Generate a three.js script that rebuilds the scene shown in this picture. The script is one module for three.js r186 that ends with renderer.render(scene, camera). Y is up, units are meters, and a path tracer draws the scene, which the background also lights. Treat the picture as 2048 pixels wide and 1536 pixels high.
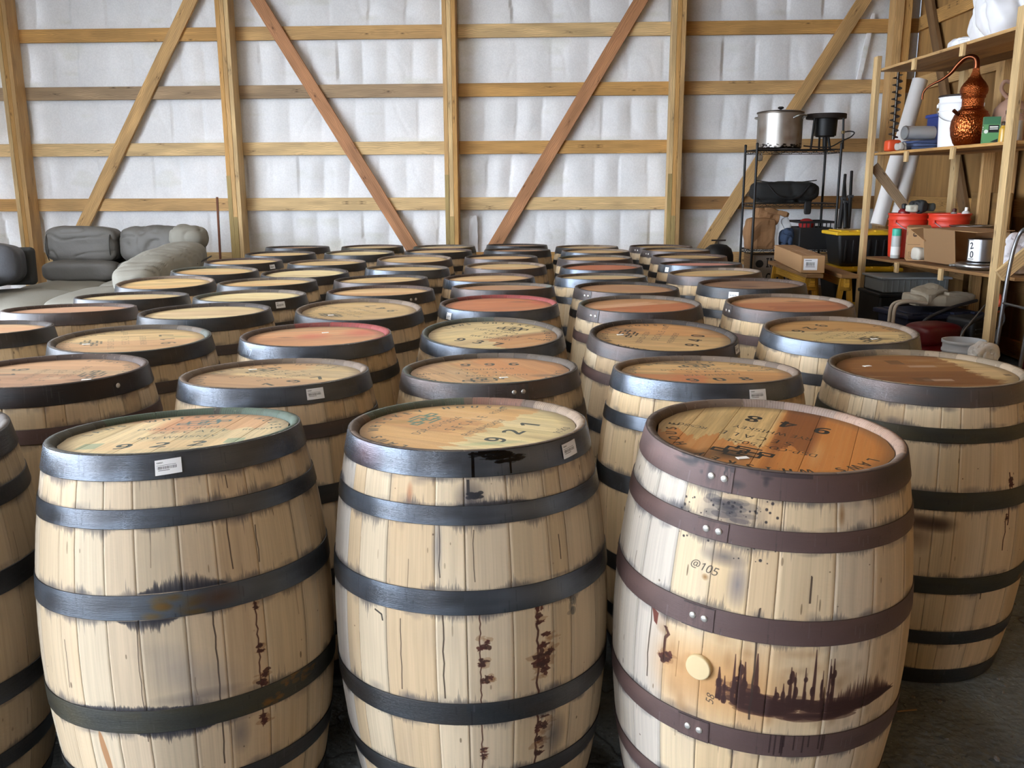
import * as THREE from 'three';
import { RoundedBoxGeometry } from 'three/addons/geometries/RoundedBoxGeometry.js';
import { mergeGeometries, mergeVertices } from 'three/addons/utils/BufferGeometryUtils.js';
import { RectAreaLightUniformsLib } from 'three/addons/lights/RectAreaLightUniformsLib.js';

// ───────── camera, daylight, exposure ─────────
const scene = new THREE.Scene();
const R = Math.PI / 180;
const camera = new THREE.PerspectiveCamera(46.02, 2048 / 1536, 0.05, 80);
camera.rotation.order = 'YXZ';
camera.position.set(0, 1.4437, 0);
camera.rotation.set(-12.449 * R, 0, -0.2506 * R);
camera.updateMatrixWorld();
const EXPOSURE = 1.56, SKY = 11.5, FILL_LAMP = 27;
scene.background = new THREE.Color(0.85, 0.935, 1.06);           // an overcast sky, seen and felt through the open doorways
scene.backgroundIntensity = SKY;
RectAreaLightUniformsLib.init();
const renderer = new THREE.WebGLRenderer({ antialias: true });
renderer.toneMapping = THREE.LinearToneMapping;
renderer.toneMappingExposure = EXPOSURE;
renderer.shadowMap.enabled = true;

// ───────── small tools ─────────
function rng(seed) { let a = (seed * 2654435761) >>> 0; return () => { a = (a + 0x6D2B79F5) >>> 0; let t = a; t = Math.imul(t ^ (t >>> 15), t | 1); t ^= t + Math.imul(t ^ (t >>> 7), t | 61); return ((t ^ (t >>> 14)) >>> 0) / 4294967296; }; }
const h2 = (x, y, s) => { let n = Math.imul(x, 374761393) + Math.imul(y, 668265263) + Math.imul(s, 2147483629 & 0x7fffffff); n = Math.imul(n ^ (n >>> 13), 1274126177); return ((n ^ (n >>> 16)) >>> 0) / 4294967296; };
const sm = (t) => t * t * (3 - 2 * t);
function vn(x, y, s = 1) { const i = Math.floor(x), j = Math.floor(y), a = sm(x - i), b = sm(y - j); const p = h2(i, j, s), q = h2(i + 1, j, s), r = h2(i, j + 1, s), t = h2(i + 1, j + 1, s); return p + (q - p) * a + (r - p) * b + (p - q - r + t) * a * b; }
function fbm(x, y, s = 1, o = 4) { let v = 0, a = 0.5, n = 0; for (let k = 0; k < o; k++) { v += a * vn(x, y, s + k * 17); n += a; x *= 2.03; y *= 2.03; a *= 0.5; } return v / n; }
function vn3(x, y, z, s = 1) { const k = Math.floor(z), c = sm(z - k); return vn(x, y, s + k * 131) * (1 - c) + vn(x, y, s + (k + 1) * 131) * c; }
const clamp = (v, a = 0, b = 1) => Math.min(b, Math.max(a, v));
const lerp = (a, b, t) => a + (b - a) * t;
const css = (c, a = 1) => `rgba(${c[0] | 0},${c[1] | 0},${c[2] | 0},${a})`;

function dataTex(w, h, fn, srgb = true, ch = 3) {
  const d = new Uint8Array(w * h * 4);
  for (let y = 0; y < h; y++) for (let x = 0; x < w; x++) { const c = fn(x, y), o = (y * w + x) * 4; d[o] = c[0]; d[o + 1] = c[1]; d[o + 2] = c[2]; d[o + 3] = 255; }
  return finish(new THREE.DataTexture(d, w, h), srgb);
}
function finish(t, srgb = true) { t.wrapS = t.wrapT = THREE.MirroredRepeatWrapping; t.magFilter = THREE.LinearFilter; t.minFilter = THREE.LinearMipmapLinearFilter; t.generateMipmaps = true; if (srgb) t.colorSpace = THREE.SRGBColorSpace; t.needsUpdate = true; return t; }
function canvasTex(c) { const t = new THREE.CanvasTexture(c); finish(t); t.wrapS = t.wrapT = THREE.RepeatWrapping; return t; }
function canvas(w, h) { const c = document.createElement('canvas'); c.width = w; c.height = h; return [c, c.getContext('2d')]; }
const mat = (o) => new THREE.MeshStandardMaterial(o);
const flat = (hex, rough = 0.7, metal = 0, extra = {}) => mat({ color: new THREE.Color(hex), roughness: rough, metalness: metal, ...extra });

// ───────── naming: things, parts, structure ─────────
const used = new Map();
function numbered(n) { const k = used.get(n) || 0; used.set(n, k + 1); return k ? `${n}_${String(k).padStart(3, '0')}` : n; }
function thing(name, label, category, pos = [0, 0, 0], turn = 0, group) {
  const o = new THREE.Group(); o.name = numbered(name); o.position.set(...pos); o.rotation.y = turn;
  o.userData = { label, category }; if (group) o.userData.group = group; scene.add(o); return o;
}
function part(name, geo, m, parent, label) {
  const g = Array.isArray(geo) ? mergeGeometries(geo.map((x) => plain(x))) : geo;
  const o = new THREE.Mesh(g, m); o.name = name; o.castShadow = o.receiveShadow = true; if (label) o.userData.label = label; parent.add(o); return o;
}
function plain(g) { const n = g.index ? g.toNonIndexed() : g; for (const k of Object.keys(n.attributes)) if (!['position', 'normal', 'uv'].includes(k)) n.deleteAttribute(k); if (!n.attributes.uv) n.setAttribute('uv', new THREE.BufferAttribute(new Float32Array(n.attributes.position.count * 2), 2)); return n; }
function structure(name) { const o = new THREE.Group(); o.name = name; o.userData = { kind: 'structure' }; scene.add(o); return o; }

// uv in metres by dominant normal, u along the grain axis
const UVR = rng(77);
function uvBox(g, grain = 'x', su = 1, sv = 1, jitter = true) {
  const p = g.attributes.position, n = g.attributes.normal, uv = new Float32Array(p.count * 2), gi = 'xyz'.indexOf(grain), ou = jitter ? UVR() * 7 : 0, ov = jitter ? UVR() * 7 : 0;
  for (let i = 0; i < p.count; i++) {
    const P = [p.getX(i), p.getY(i), p.getZ(i)], Nn = [Math.abs(n.getX(i)), Math.abs(n.getY(i)), Math.abs(n.getZ(i))];
    const d = Nn[0] > Nn[1] && Nn[0] > Nn[2] ? 0 : Nn[1] > Nn[2] ? 1 : 2; let a, b;
    if (d === gi) { a = (gi + 1) % 3; b = (gi + 2) % 3; uv[2 * i] = P[a] * 0.25 * su + ou; uv[2 * i + 1] = P[b] * sv + ov; } else { a = gi; b = 3 - d - gi; uv[2 * i] = P[a] * su + ou; uv[2 * i + 1] = P[b] * sv + ov + d * 0.31; }
  }
  g.setAttribute('uv', new THREE.BufferAttribute(uv, 2)); return g;
}
// a sawn board: chamfered box centred on (x,y,z), grain along its longest side
function board(w, h, d, x = 0, y = 0, z = 0, r = 0.003) {
  const g = new RoundedBoxGeometry(w, h, d, 1, Math.min(r, w / 3, h / 3, d / 3)), a = w >= h && w >= d ? 'x' : h >= d ? 'y' : 'z';
  uvBox(g, a, 0.5, 2.5); g.translate(x, y, z); return g;
}
function bx(w, h, d, x = 0, y = 0, z = 0, r = 0.004, seg = 2) { const g = new RoundedBoxGeometry(w, h, d, seg, Math.min(r, w / 2.1, h / 2.1, d / 2.1)); uvBox(g, 'x', 1, 1, false); g.translate(x, y, z); return g; }
function lathe(pts, seg = 40) { return new THREE.LatheGeometry(pts.map((p) => new THREE.Vector2(p[0], p[1])), seg); }
function tube(pts, r, seg = 40, rad = 8, closed = false) { return new THREE.TubeGeometry(new THREE.CatmullRomCurve3(pts.map((p) => new THREE.Vector3(...p)), closed), seg, r, rad, closed); }
function rod(a, b, r, rad = 8) { const A = new THREE.Vector3(...a), B = new THREE.Vector3(...b), L = A.distanceTo(B), g = new THREE.CylinderGeometry(r, r, L, rad, 1); g.translate(0, L / 2, 0); g.applyQuaternion(new THREE.Quaternion().setFromUnitVectors(new THREE.Vector3(0, 1, 0), B.clone().sub(A).normalize())); g.translate(...a); return g; }
// a soft, rounded block: rounded-box core, puffed, with noise folds
function soft(w, h, d, o = {}) {
  const { n = 18, k = 4, seed = 1, amp = 0.01, freq = 6, folds = 0, foldDir = [1, 0, 0], sag = 0, flatBottom = 0 } = o;
  const g0 = new THREE.BoxGeometry(2, 2, 2, n, n, n); g0.deleteAttribute('uv'); g0.deleteAttribute('normal'); const g = mergeVertices(g0, 1e-4);
  const p = g.attributes.position, v = new THREE.Vector3();
  for (let i = 0; i < p.count; i++) {
    v.fromBufferAttribute(p, i); const L = Math.pow(Math.abs(v.x) ** k + Math.abs(v.y) ** k + Math.abs(v.z) ** k, 1 / k); v.divideScalar(L);
    const m = Math.max(Math.abs(v.x), Math.abs(v.y), Math.abs(v.z)), q = v.clone();
    v.set(q.x * w / 2, q.y * h / 2, q.z * d / 2);
    const nn = (vn3(v.x * freq + 9, v.y * freq + 5, v.z * freq + 3, seed) - 0.5) * 2, n2 = (vn3(v.x * freq * 2.7, v.y * freq * 2.7, v.z * freq * 2.7, seed + 5) - 0.5);
    let dsp = amp * (nn + 0.5 * n2);
    if (folds) { const c = (v.x * foldDir[0] + v.y * foldDir[1] + v.z * foldDir[2]); const f = Math.abs(Math.sin(c * folds + 3 * nn)); dsp -= amp * 0.9 * Math.pow(1 - f, 3); }
    const dir = q.clone().normalize(); v.addScaledVector(dir, dsp);
    if (sag) v.y -= sag * (1 - q.x * q.x) * (1 - q.z * q.z) * (q.y > 0 ? 1 : 0);
    if (flatBottom && v.y < -h / 2 + flatBottom) v.y = -h / 2;
    p.setXYZ(i, v.x, v.y, v.z);
  }
  if (o.facet) { const f = g.toNonIndexed(); f.computeVertexNormals(); uvBox(f, 'x', 1, 1); return f; }
  g.computeVertexNormals(); uvBox(g, 'x', 1, 1); return g;
}
const T = (g, x, y, z, rx = 0, ry = 0, rz = 0) => { g.applyMatrix4(new THREE.Matrix4().compose(new THREE.Vector3(x, y, z), new THREE.Quaternion().setFromEuler(new THREE.Euler(rx, ry, rz, 'YXZ')), new THREE.Vector3(1, 1, 1))); return g; };

// ───────── shared textures ─────────
const lumberTex = dataTex(1024, 512, (x, y) => {
  const u = x / 1024 * 8, v = y / 512; let warp = fbm(u * 1.2, v * 6, 3, 3) * 0.12;
  let k = 0; for (let i = 0; i < 9; i++) { const kx = h2(i, 1, 5) * 8, ky = h2(i, 2, 5); const dx = (u - kx), dy = (v - ky) * 8; const d = Math.hypot(dx * 1.6, dy * 1.5); if (d < 0.75) { warp += 0.06 * Math.exp(-d * d * 9) * Math.sign(dy); k = Math.max(k, clamp(1.15 - d / 0.13)); k = Math.max(k, 0.25 * Math.exp(-d * d * 14)); } }
  const ring = Math.sin((v + warp) * 150) * 0.5 + 0.5, fine = fbm(u * 2, v * 220, 9, 2), big = fbm(u * 0.6, v * 5, 21, 3);
  let t = 0.80 + 0.10 * ring * (0.5 + big) + 0.16 * (fine - 0.5) + 0.22 * (big - 0.5); t = clamp(t, 0.3, 1.05) * (1 - 0.62 * k);
  return [clamp(t * 1.0) * 255, clamp(t * (0.985 - 0.05 * k)) * 255, clamp(t * (0.955 - 0.08 * k)) * 255];
});
const lumber = (hex, rough = 0.75) => mat({ map: lumberTex, color: new THREE.Color(hex), roughness: rough, bumpMap: lumberTex, bumpScale: 0.0008 });
const W = { pine: lumber('#d9b179'), pale: lumber('#e6c794'), honey: lumber('#d6a765'), grey: lumber('#b39a7c'), fir: lumber('#c58f66'), brown: lumber('#a27a4c'), old: lumber('#8b6b48') };
const plyTex = dataTex(512, 1024, (x, y) => {
  const u = x / 512 * 5, v = y / 1024 * 4; const w = fbm(u * 2, v * 0.8, 41, 3); const r = Math.sin((u * 1.4 + w * 2.2) * 12) * 0.5 + 0.5; let t = 0.78 + 0.12 * r * w + 0.16 * (fbm(u * 30, v * 2, 44, 2) - 0.5) + 0.2 * (w - 0.5);
  for (let i = 0; i < 7; i++) { const dx = (u - h2(i, 3, 8) * 5) * 2.2, dy = (v - h2(i, 4, 8) * 4) * 0.8; const d = Math.hypot(dx, dy); t *= 1 - 0.55 * Math.exp(-d * d * 160); }
  t = clamp(t, 0.2, 1); return [t * 255, t * 248, t * 236];
});
const plywood = mat({ map: plyTex, color: new THREE.Color('#bd945c'), roughness: 0.8 });
const plywoodDark = mat({ map: plyTex, color: new THREE.Color('#93713f'), roughness: 0.85 });
const noiseTex = dataTex(512, 512, (x, y) => { const t = 0.62 * fbm(x / 16, y / 16, 61, 5) + 0.38 * vn(x / 1.7, y / 1.7, 66); const c = clamp(t * 1.1) * 255; return [c, c, c]; }, false);
const weaveTex = dataTex(256, 256, (x, y) => { const a = Math.sin(x * Math.PI / 4) * 0.5 + 0.5, b = Math.sin(y * Math.PI / 4) * 0.5 + 0.5; const c = clamp(0.35 + 0.25 * a + 0.25 * b + 0.3 * (fbm(x / 9, y / 9, 71, 3) - 0.5)) * 255; return [c, c, c]; }, false);

// ───────── the building ─────────
const YAW = 2.702 * R, WALLZ = -10.377;
const GIRT_Y = [3.071, 2.459, 1.846, 1.233, 0.620, 0.09], POST_S = [-7.97, -5.53, -3.09, -0.65, 1.79];
const CEIL = 4.4, LEFT_X = -6.6, FRONT_Z = 4.2;

const spliceM = lumber('#b7a06a');
// insulation: woven white sheet, sagging between the girts in vertical folds
const insTex = dataTex(512, 512, (x, y) => {
  const b = 0.90 + 0.10 * (fbm(x / 70, y / 90, 81, 3) - 0.5) + 0.05 * (vn(x / 2, y / 2, 84) - 0.5), s = clamp((fbm(x / 120, y / 40, 88, 3) - 0.6) * 3) * 0.10;
  return [(b - s * 0.8) * 255, (b - s * 0.8 + 0.003) * 255, (b - s * 1.25 + 0.006) * 255];
});
const insulation = mat({ map: insTex, color: new THREE.Color('#f6f6f6'), roughness: 0.62, bumpMap: noiseTex, bumpScale: 0.0012 });
function insulationSheet(s0, s1, seed) {
  const nx = 150, y0 = 0, y1 = CEIL, ny = 190, g = new THREE.PlaneGeometry(s1 - s0, y1 - y0, nx, ny), p = g.attributes.position, uv = g.attributes.uv;
  for (let i = 0; i < p.count; i++) {
    const s = p.getX(i) + (s0 + s1) / 2, y = p.getY(i) + (y0 + y1) / 2;
    let near = 9, span = 0; GIRT_Y.forEach((gy, k) => { const d = Math.abs(y - gy); if (d < near) { near = d; span = k + (y > gy ? 0 : 1); } });
    const free = clamp((near - 0.06) / 0.14), free2 = sm(free);
    const lean = (fbm(s * 0.8, y * 0.4, seed + 3, 2) - 0.5) * 0.5, per = 2.3 + vn(span * 3.1, 1, seed) * 1.6;
    const ph = (s + lean * (0.4 + 0.3 * vn(s * 2, span * 7, 6)) ) * per, f = ph - Math.floor(ph), e = Math.pow(Math.abs(f - 0.5) * 2, 1.6);
    let d = -0.012 - 0.034 * e * (0.25 + 1.1 * vn(Math.floor(ph) * 1.7, span * 2.3, seed + 9)) * (0.25 + 0.75 * free2);
    d += 0.012 * (fbm(s * 3.1, y * 4.3, seed + 13, 3) - 0.5) * (0.3 + free2);
    const c = Math.abs(fbm(s * 1.9 + y * 0.9, y * 1.3 - s * 0.4, seed + 19, 2) - 0.5); d -= 0.008 * Math.exp(-c * 60) * free2;
    p.setZ(i, d - 0.012); uv.setXY(i, s * 0.45, y * 0.45);
  }
  g.computeVertexNormals(); g.translate((s0 + s1) / 2, (y0 + y1) / 2, -0.045); return g;
}
{
  const w = structure('wall_back'); w.position.set(0, 0, WALLZ); w.rotation.y = -YAW;
  const bays = [[-7.97, -5.53], [-5.53, -3.09], [-3.09, -0.65], [-0.65, 1.79], [1.79, 4.36]];
  bays.forEach(([a, b], k) => part('insulation_sheet', insulationSheet(a, b, 100 + k * 37), insulation, w));
  part('outer_cladding', bx(12.6, CEIL, 0.06, -1.9, CEIL / 2, -0.18), flat('#8b8f93', 0.6, 0.2), w);
  const tones = [[W.pine, W.honey, W.pine, W.pale, W.honey], [W.grey, W.grey, W.grey, W.honey, W.pine], [W.pale, W.pale, W.pale, W.honey, W.pine], [W.honey, W.pine, W.pale, W.pale, W.brown], [W.honey, W.pale, W.pale, W.honey, W.pine], [W.pine, W.pine, W.pine, W.pine, W.pine]];
  GIRT_Y.forEach((y, i) => bays.forEach(([a, b], k) => part('girt', board(b - a - 0.006, 0.140, 0.038, (a + b) / 2, y, -0.019), tones[i][k], w)));
  POST_S.forEach((s, k) => {                                                 // three planks nailed together
    const p = new THREE.Group(); p.name = 'post'; p.position.set(s, 0, 0); w.add(p);
    [-0.0485, 0, 0.0485].forEach((dx, j) => {
      part('post_plank', board(0.047, CEIL, 0.197 + 0.004 * ((j + k) % 2), dx, CEIL / 2, 0.1, 0.004), [W.pine, W.pale, W.honey][(j + k) % 3], p);
      if (j < 2 && k > 1) part('splice_strip', board(0.047, 1.55 - 0.45 * j, 0.004, dx, (1.55 - 0.45 * j) / 2, 0.2015, 0.001), spliceM, p);
    });
  });
  [[-3.481, 3.420, -4.957, 0.979, W.pine], [-2.747, 3.410, -1.124, 0.717, W.fir], [1.395, 3.357, -0.185, 0.773, W.fir], [3.735, 3.327, 2.190, 0.770, W.pine]].forEach(([s0, y0, s1, y1, m]) => {
    const L0 = Math.hypot(s0 - s1, y0 - y1), ux = (s0 - s1) / L0, uy = (y0 - y1) / L0, L = L0 + 0.62 + 0.75, cx = (s0 + s1) / 2 + ux * 0.065, cy = (y0 + y1) / 2 + uy * 0.065;
    part('brace', T(board(L, 0.140, 0.038), cx, cy, 0.02, 0, 0, Math.atan2(uy, ux)), m, w);
  });
  // corner post of two planks, and a crinkled plastic strip beside the middle post
  const c = new THREE.Group(); c.name = 'post'; c.position.set(4.10, 0, 0.1); w.add(c);
  part('post_plank', board(0.09, CEIL, 0.19, -0.045, CEIL / 2, 0), W.pine, c); part('post_plank', board(0.09, CEIL, 0.17, 0.046, CEIL / 2, -0.012), W.honey, c);
  const st = soft(0.11, 1.1, 0.012, { n: 16, k: 6, amp: 0.006, freq: 22, seed: 5 });
  part('plastic_strip', T(st, -0.435, 0.55, -0.028), flat('#dfe1e4', 0.25), w);
  const fl = soft(0.05, 0.75, 0.016, { n: 16, k: 5, amp: 0.012, freq: 7, seed: 15 });
  part('torn_flap', T(fl, 3.80, 2.83, -0.02, 0, 0, -0.16), insulation, w);
}
{
  const w = structure('wall_right'); w.position.set(0 + 4.3 * Math.cos(YAW), 0, WALLZ + 4.3 * Math.sin(YAW)); w.rotation.y = -(Math.PI / 2 + YAW);
  // local x runs from the corner towards the camera, local z into the room
  const sheets = [[0.0, 1.22, 0, 2.44], [1.23, 2.44, 0, 2.44], [2.45, 3.66, 0, 2.44], [3.67, 4.88, 0, 2.44], [4.89, 8.5, 0, 2.44], [8.51, 14.6, 0, 2.44], [0.0, 2.44, 2.45, CEIL], [2.45, 4.88, 2.45, CEIL], [4.89, 14.6, 2.45, CEIL]];
  sheets.forEach(([a, b, y0, y1]) => { const g = new RoundedBoxGeometry(b - a, y1 - y0, 0.012, 1, 0.002); uvBox(g, 'x', 0.2, 0.25); part('plywood_sheet', T(g, (a + b) / 2, (y0 + y1) / 2, -0.045), plywood, w); });
  part('outer_cladding', bx(14.8, CEIL, 0.06, 7.3, CEIL / 2, -0.12), flat('#8b8f93', 0.6, 0.2), w);
  GIRT_Y.forEach((y, i) => [[0.085, 2.36], [2.52, 4.8], [4.96, 14.6]].forEach(([a, b], k) => part('girt', board(b - a, 0.14, 0.038, (a + b) / 2, y, -0.019), [W.honey, W.pine, W.brown][(i + k) % 3], w)));
  [2.44, 4.88, 7.32].forEach((x) => part('post', board(0.14, CEIL, 0.19, x, CEIL / 2, 0.096, 0.004), W.pine, w));
  const L = 3.3; part('brace', T(board(L, 0.14, 0.038), 1.14, 2.02, 0.02, 0, 0, Math.atan2(-2.3, 1.44)), W.old, w);
}
{
  const w = structure('wall_left'); const m = plywoodDark, X = LEFT_X - 0.06;
  // a wide doorway stands open between z = -6.6 and z = 3.6
  const seg = (z0, z1, y0, y1) => bx(0.12, y1 - y0, z1 - z0, X, (y0 + y1) / 2, (z0 + z1) / 2);
  part('wall_panel', seg(-10.4, -6.6, 0, CEIL), m, w); part('wall_panel', seg(3.6, FRONT_Z, 0, CEIL), m, w); part('door_header', seg(-6.6, 3.6, 3.7, CEIL), m, w);
  part('door_jamb', bx(0.2, 3.7, 0.14, X + 0.02, 1.85, -6.66), W.pine, w); part('door_jamb', bx(0.2, 3.7, 0.14, X + 0.02, 1.85, 3.67), W.pine, w);
}
{
  const w = structure('wall_front'); const m = plywoodDark, Z = FRONT_Z + 0.06;
  const seg = (x0, x1, y0, y1) => bx(x1 - x0, y1 - y0, 0.12, (x0 + x1) / 2, (y0 + y1) / 2, Z);
  part('wall_panel', seg(-6.7, -4.6, 0, CEIL), m, w); part('wall_panel', seg(-3.1, 5.4, 0, CEIL), m, w); part('door_header', seg(-4.6, -3.1, 2.5, CEIL), m, w);
}
{
  const c = structure('ceiling'); part('roof_deck', bx(12.4, 0.12, 15.4, -1.0, CEIL + 0.06, -3.2), W.old, c);
  for (let k = 0; k < 6; k++) part('roof_beam', board(12.2, 0.22, 0.09, -1.0, CEIL - 0.12, -9 + k * 2.44), W.pine, c);
}
// floor: worn dark asphalt, gritty and uneven
const floorTex = dataTex(1024, 1024, (x, y) => {
  const a = fbm(x / 150, y / 150, 91, 4), g = fbm(x / 5, y / 5, 93, 3), sp = vn(x / 2.3, y / 2.3, 95), cr = Math.abs(fbm(x / 110, y / 110, 98, 4) - 0.5);
  let t = 0.43 + 0.2 * (a - 0.5) + 0.09 * (g - 0.5); if (sp > 0.93) t += 0.16; t *= 1 - 0.55 * Math.exp(-cr * 90); t = clamp(t, 0.04, 1); return [t * 222, t * 243, t * 255];
});
const floorBump = dataTex(1024, 1024, (x, y) => { const g = 0.5 * fbm(x / 60, y / 60, 191, 5) + 0.35 * fbm(x / 7, y / 7, 193, 3), cr = Math.abs(fbm(x / 110, y / 110, 98, 4) - 0.5), sp = vn(x / 4, y / 4, 95); const t = clamp(g + (sp > 0.9 ? 0.16 : 0) - 0.25 * Math.exp(-cr * 90)) * 255; return [t, t, t]; }, false);
{
  const f = structure('floor'); const g = new THREE.BoxGeometry(11.6, 0.2, 15.2); uvBox(g, 'x', 0.45, 0.45, false); g.translate(-1.1, -0.1, -3.2);
  part('asphalt', g, mat({ map: floorTex, roughness: 0.62, bumpMap: floorBump, bumpScale: 0.022, color: 0xffffff }), f);
  const o = structure('pavement'); const ap = new THREE.BoxGeometry(40, 0.2, 40); uvBox(ap, 'x', 0.3, 0.3, false); ap.translate(-6, -0.32, 0);
  part('concrete_apron', ap, mat({ map: noiseTex, color: new THREE.Color('#c9c6bf'), roughness: 0.9 }), o);
}
{
  const r = rng(404), g = new THREE.IcosahedronGeometry(1, 0), gm = new THREE.InstancedMesh(g, flat('#6d6a66', 0.9), 420), M4 = new THREE.Matrix4(), q = new THREE.Quaternion();
  for (let i = 0; i < 420; i++) { const s = 0.002 + 0.006 * r() * r(), near = i < 300; q.setFromEuler(new THREE.Euler(r() * 6, r() * 6, r() * 6)); M4.compose(new THREE.Vector3(near ? 0.95 + 1.5 * r() : -2 + 5 * r(), s * 0.4, near ? -1.6 - 1.6 * r() : -1.2 - 6 * r()), q, new THREE.Vector3(s * (1 + r()), s, s * (1 + 0.6 * r()))); gm.setMatrixAt(i, M4); gm.setColorAt(i, new THREE.Color().setScalar(0.6 + 0.9 * r())); }
  gm.name = 'gravel'; gm.userData = { label: 'small loose stones scattered over the dark asphalt floor', category: 'gravel', kind: 'stuff' }; scene.add(gm);
  const sp = thing('wood_splinter', 'thin pale wood splinter lying on the dark floor near the barrel stamped 948', 'splinter', [1.10, 0.003, -2.27], 0.15); part('sliver', board(0.06, 0.003, 0.005, 0, 0, 0, 0.001), W.grey, sp);
}
// added strip lights, unseen above the frame, to brighten heads and wall
const fillLampGlow = mat({ color: 0xffffff, emissive: new THREE.Color(1, 0.97, 0.92), emissiveIntensity: 3, roughness: 0.5 });
[[-4.2, -7.6], [-0.8, -7.6], [-4.2, -4.2], [-0.8, -4.2], [-4.2, -0.8], [-0.8, -0.8]].forEach(([x, z], i) => {
  const row = ['over the far rows', 'over the middle rows', 'over the near rows'][i >> 1];
  const t = thing('added_strip_light', `added unseen strip light hung from the roof ${row}, ${i % 2 ? 'right' : 'left'} of the pair`, 'light', [x, CEIL - 0.38, z], 0, 'added roof strip lights');
  part('housing', bx(0.16, 0.07, 1.5, 0, 0.055, 0, 0.01), flat('#dcdcd8', 0.5), t); part('diffuser', bx(0.14, 0.03, 1.46, 0, 0, 0, 0.012), fillLampGlow, t);
  part('hanger', rod([0, 0.08, -0.6], [0, 0.38, -0.6], 0.004), flat('#777777', 0.4, 0.8), t); part('hanger', rod([0, 0.08, 0.6], [0, 0.38, 0.6], 0.004), flat('#777777', 0.4, 0.8), t);
  const l = new THREE.RectAreaLight(new THREE.Color(1, 0.96, 0.89), FILL_LAMP, 0.14, 1.46); l.position.set(x, CEIL - 0.405, z); l.rotation.set(-Math.PI / 2, 0, 0); l.castShadow = true; scene.add(l);
});

// ───────── oak barrels ─────────
const HB = 0.9, RE = 0.276, RM = 0.328, rad = (v) => RE + (RM - RE) * (1 - (2 * v - 1) ** 2);
const HOOPS = [[0.940, 0.9985], [0.832, 0.876], [0.622, 0.680], [0.343, 0.400], [0.158, 0.206], [0.002, 0.058]];
const VT = 0.94;                                                   // share of the side texture above which the chime's end grain lies
const [grainC] = (() => { const [c, x] = canvas(512, 512); const im = x.createImageData(512, 512); for (let j = 0; j < 512; j++) for (let i = 0; i < 512; i++) { const t = 0.55 * fbm(i / 3.2, j / 90, 201, 3) + 0.3 * fbm(i / 14, j / 200, 203, 3) + 0.15 * vn(i / 1.2, j / 22, 207); const q = clamp(0.92 + 0.55 * (t - 0.5)) * 255, o = (j * 512 + i) * 4; im.data[o] = q; im.data[o + 1] = q * 0.985; im.data[o + 2] = q * 0.96; im.data[o + 3] = 255; } x.putImageData(im, 0, 0); return [c]; })();
const OAK = [[210, 187, 153], [207, 182, 144], [215, 195, 162], [201, 176, 140], [211, 192, 163], [207, 186, 153]];
function staveLayout(seed) { const r = rng(seed), w = []; let s = 0; while (s < 360) { const a = 9 + r() * 13; w.push(a); s += a; } const k = 360 / s; let a = -180; const e = [a]; for (const q of w) { a += q * k; e.push(a); } return e; }
function blotch(x, cx, cy, rx, ry, col, a, r, n = 14) { x.save(); for (let i = 0; i < n; i++) { const t = r() * 6.283, d = Math.sqrt(r()); x.globalAlpha = a * (0.35 + 0.65 * r()); x.fillStyle = css(col); x.beginPath(); x.ellipse(cx + Math.cos(t) * d * rx, cy + Math.sin(t) * d * ry, rx * (0.15 + 0.3 * r()), ry * (0.15 + 0.3 * r()), 0, 0, 6.3); x.fill(); } x.restore(); }
function softSpot(x, cx, cy, rx, ry, col, a) { x.save(); x.translate(cx, cy); x.scale(rx, ry); const g = x.createRadialGradient(0, 0, 0, 0, 0, 1); g.addColorStop(0, css(col, a)); g.addColorStop(0.5, css(col, a * 0.55)); g.addColorStop(1, css(col, 0)); x.fillStyle = g; x.fillRect(-1, -1, 2, 2); x.restore(); }
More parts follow.
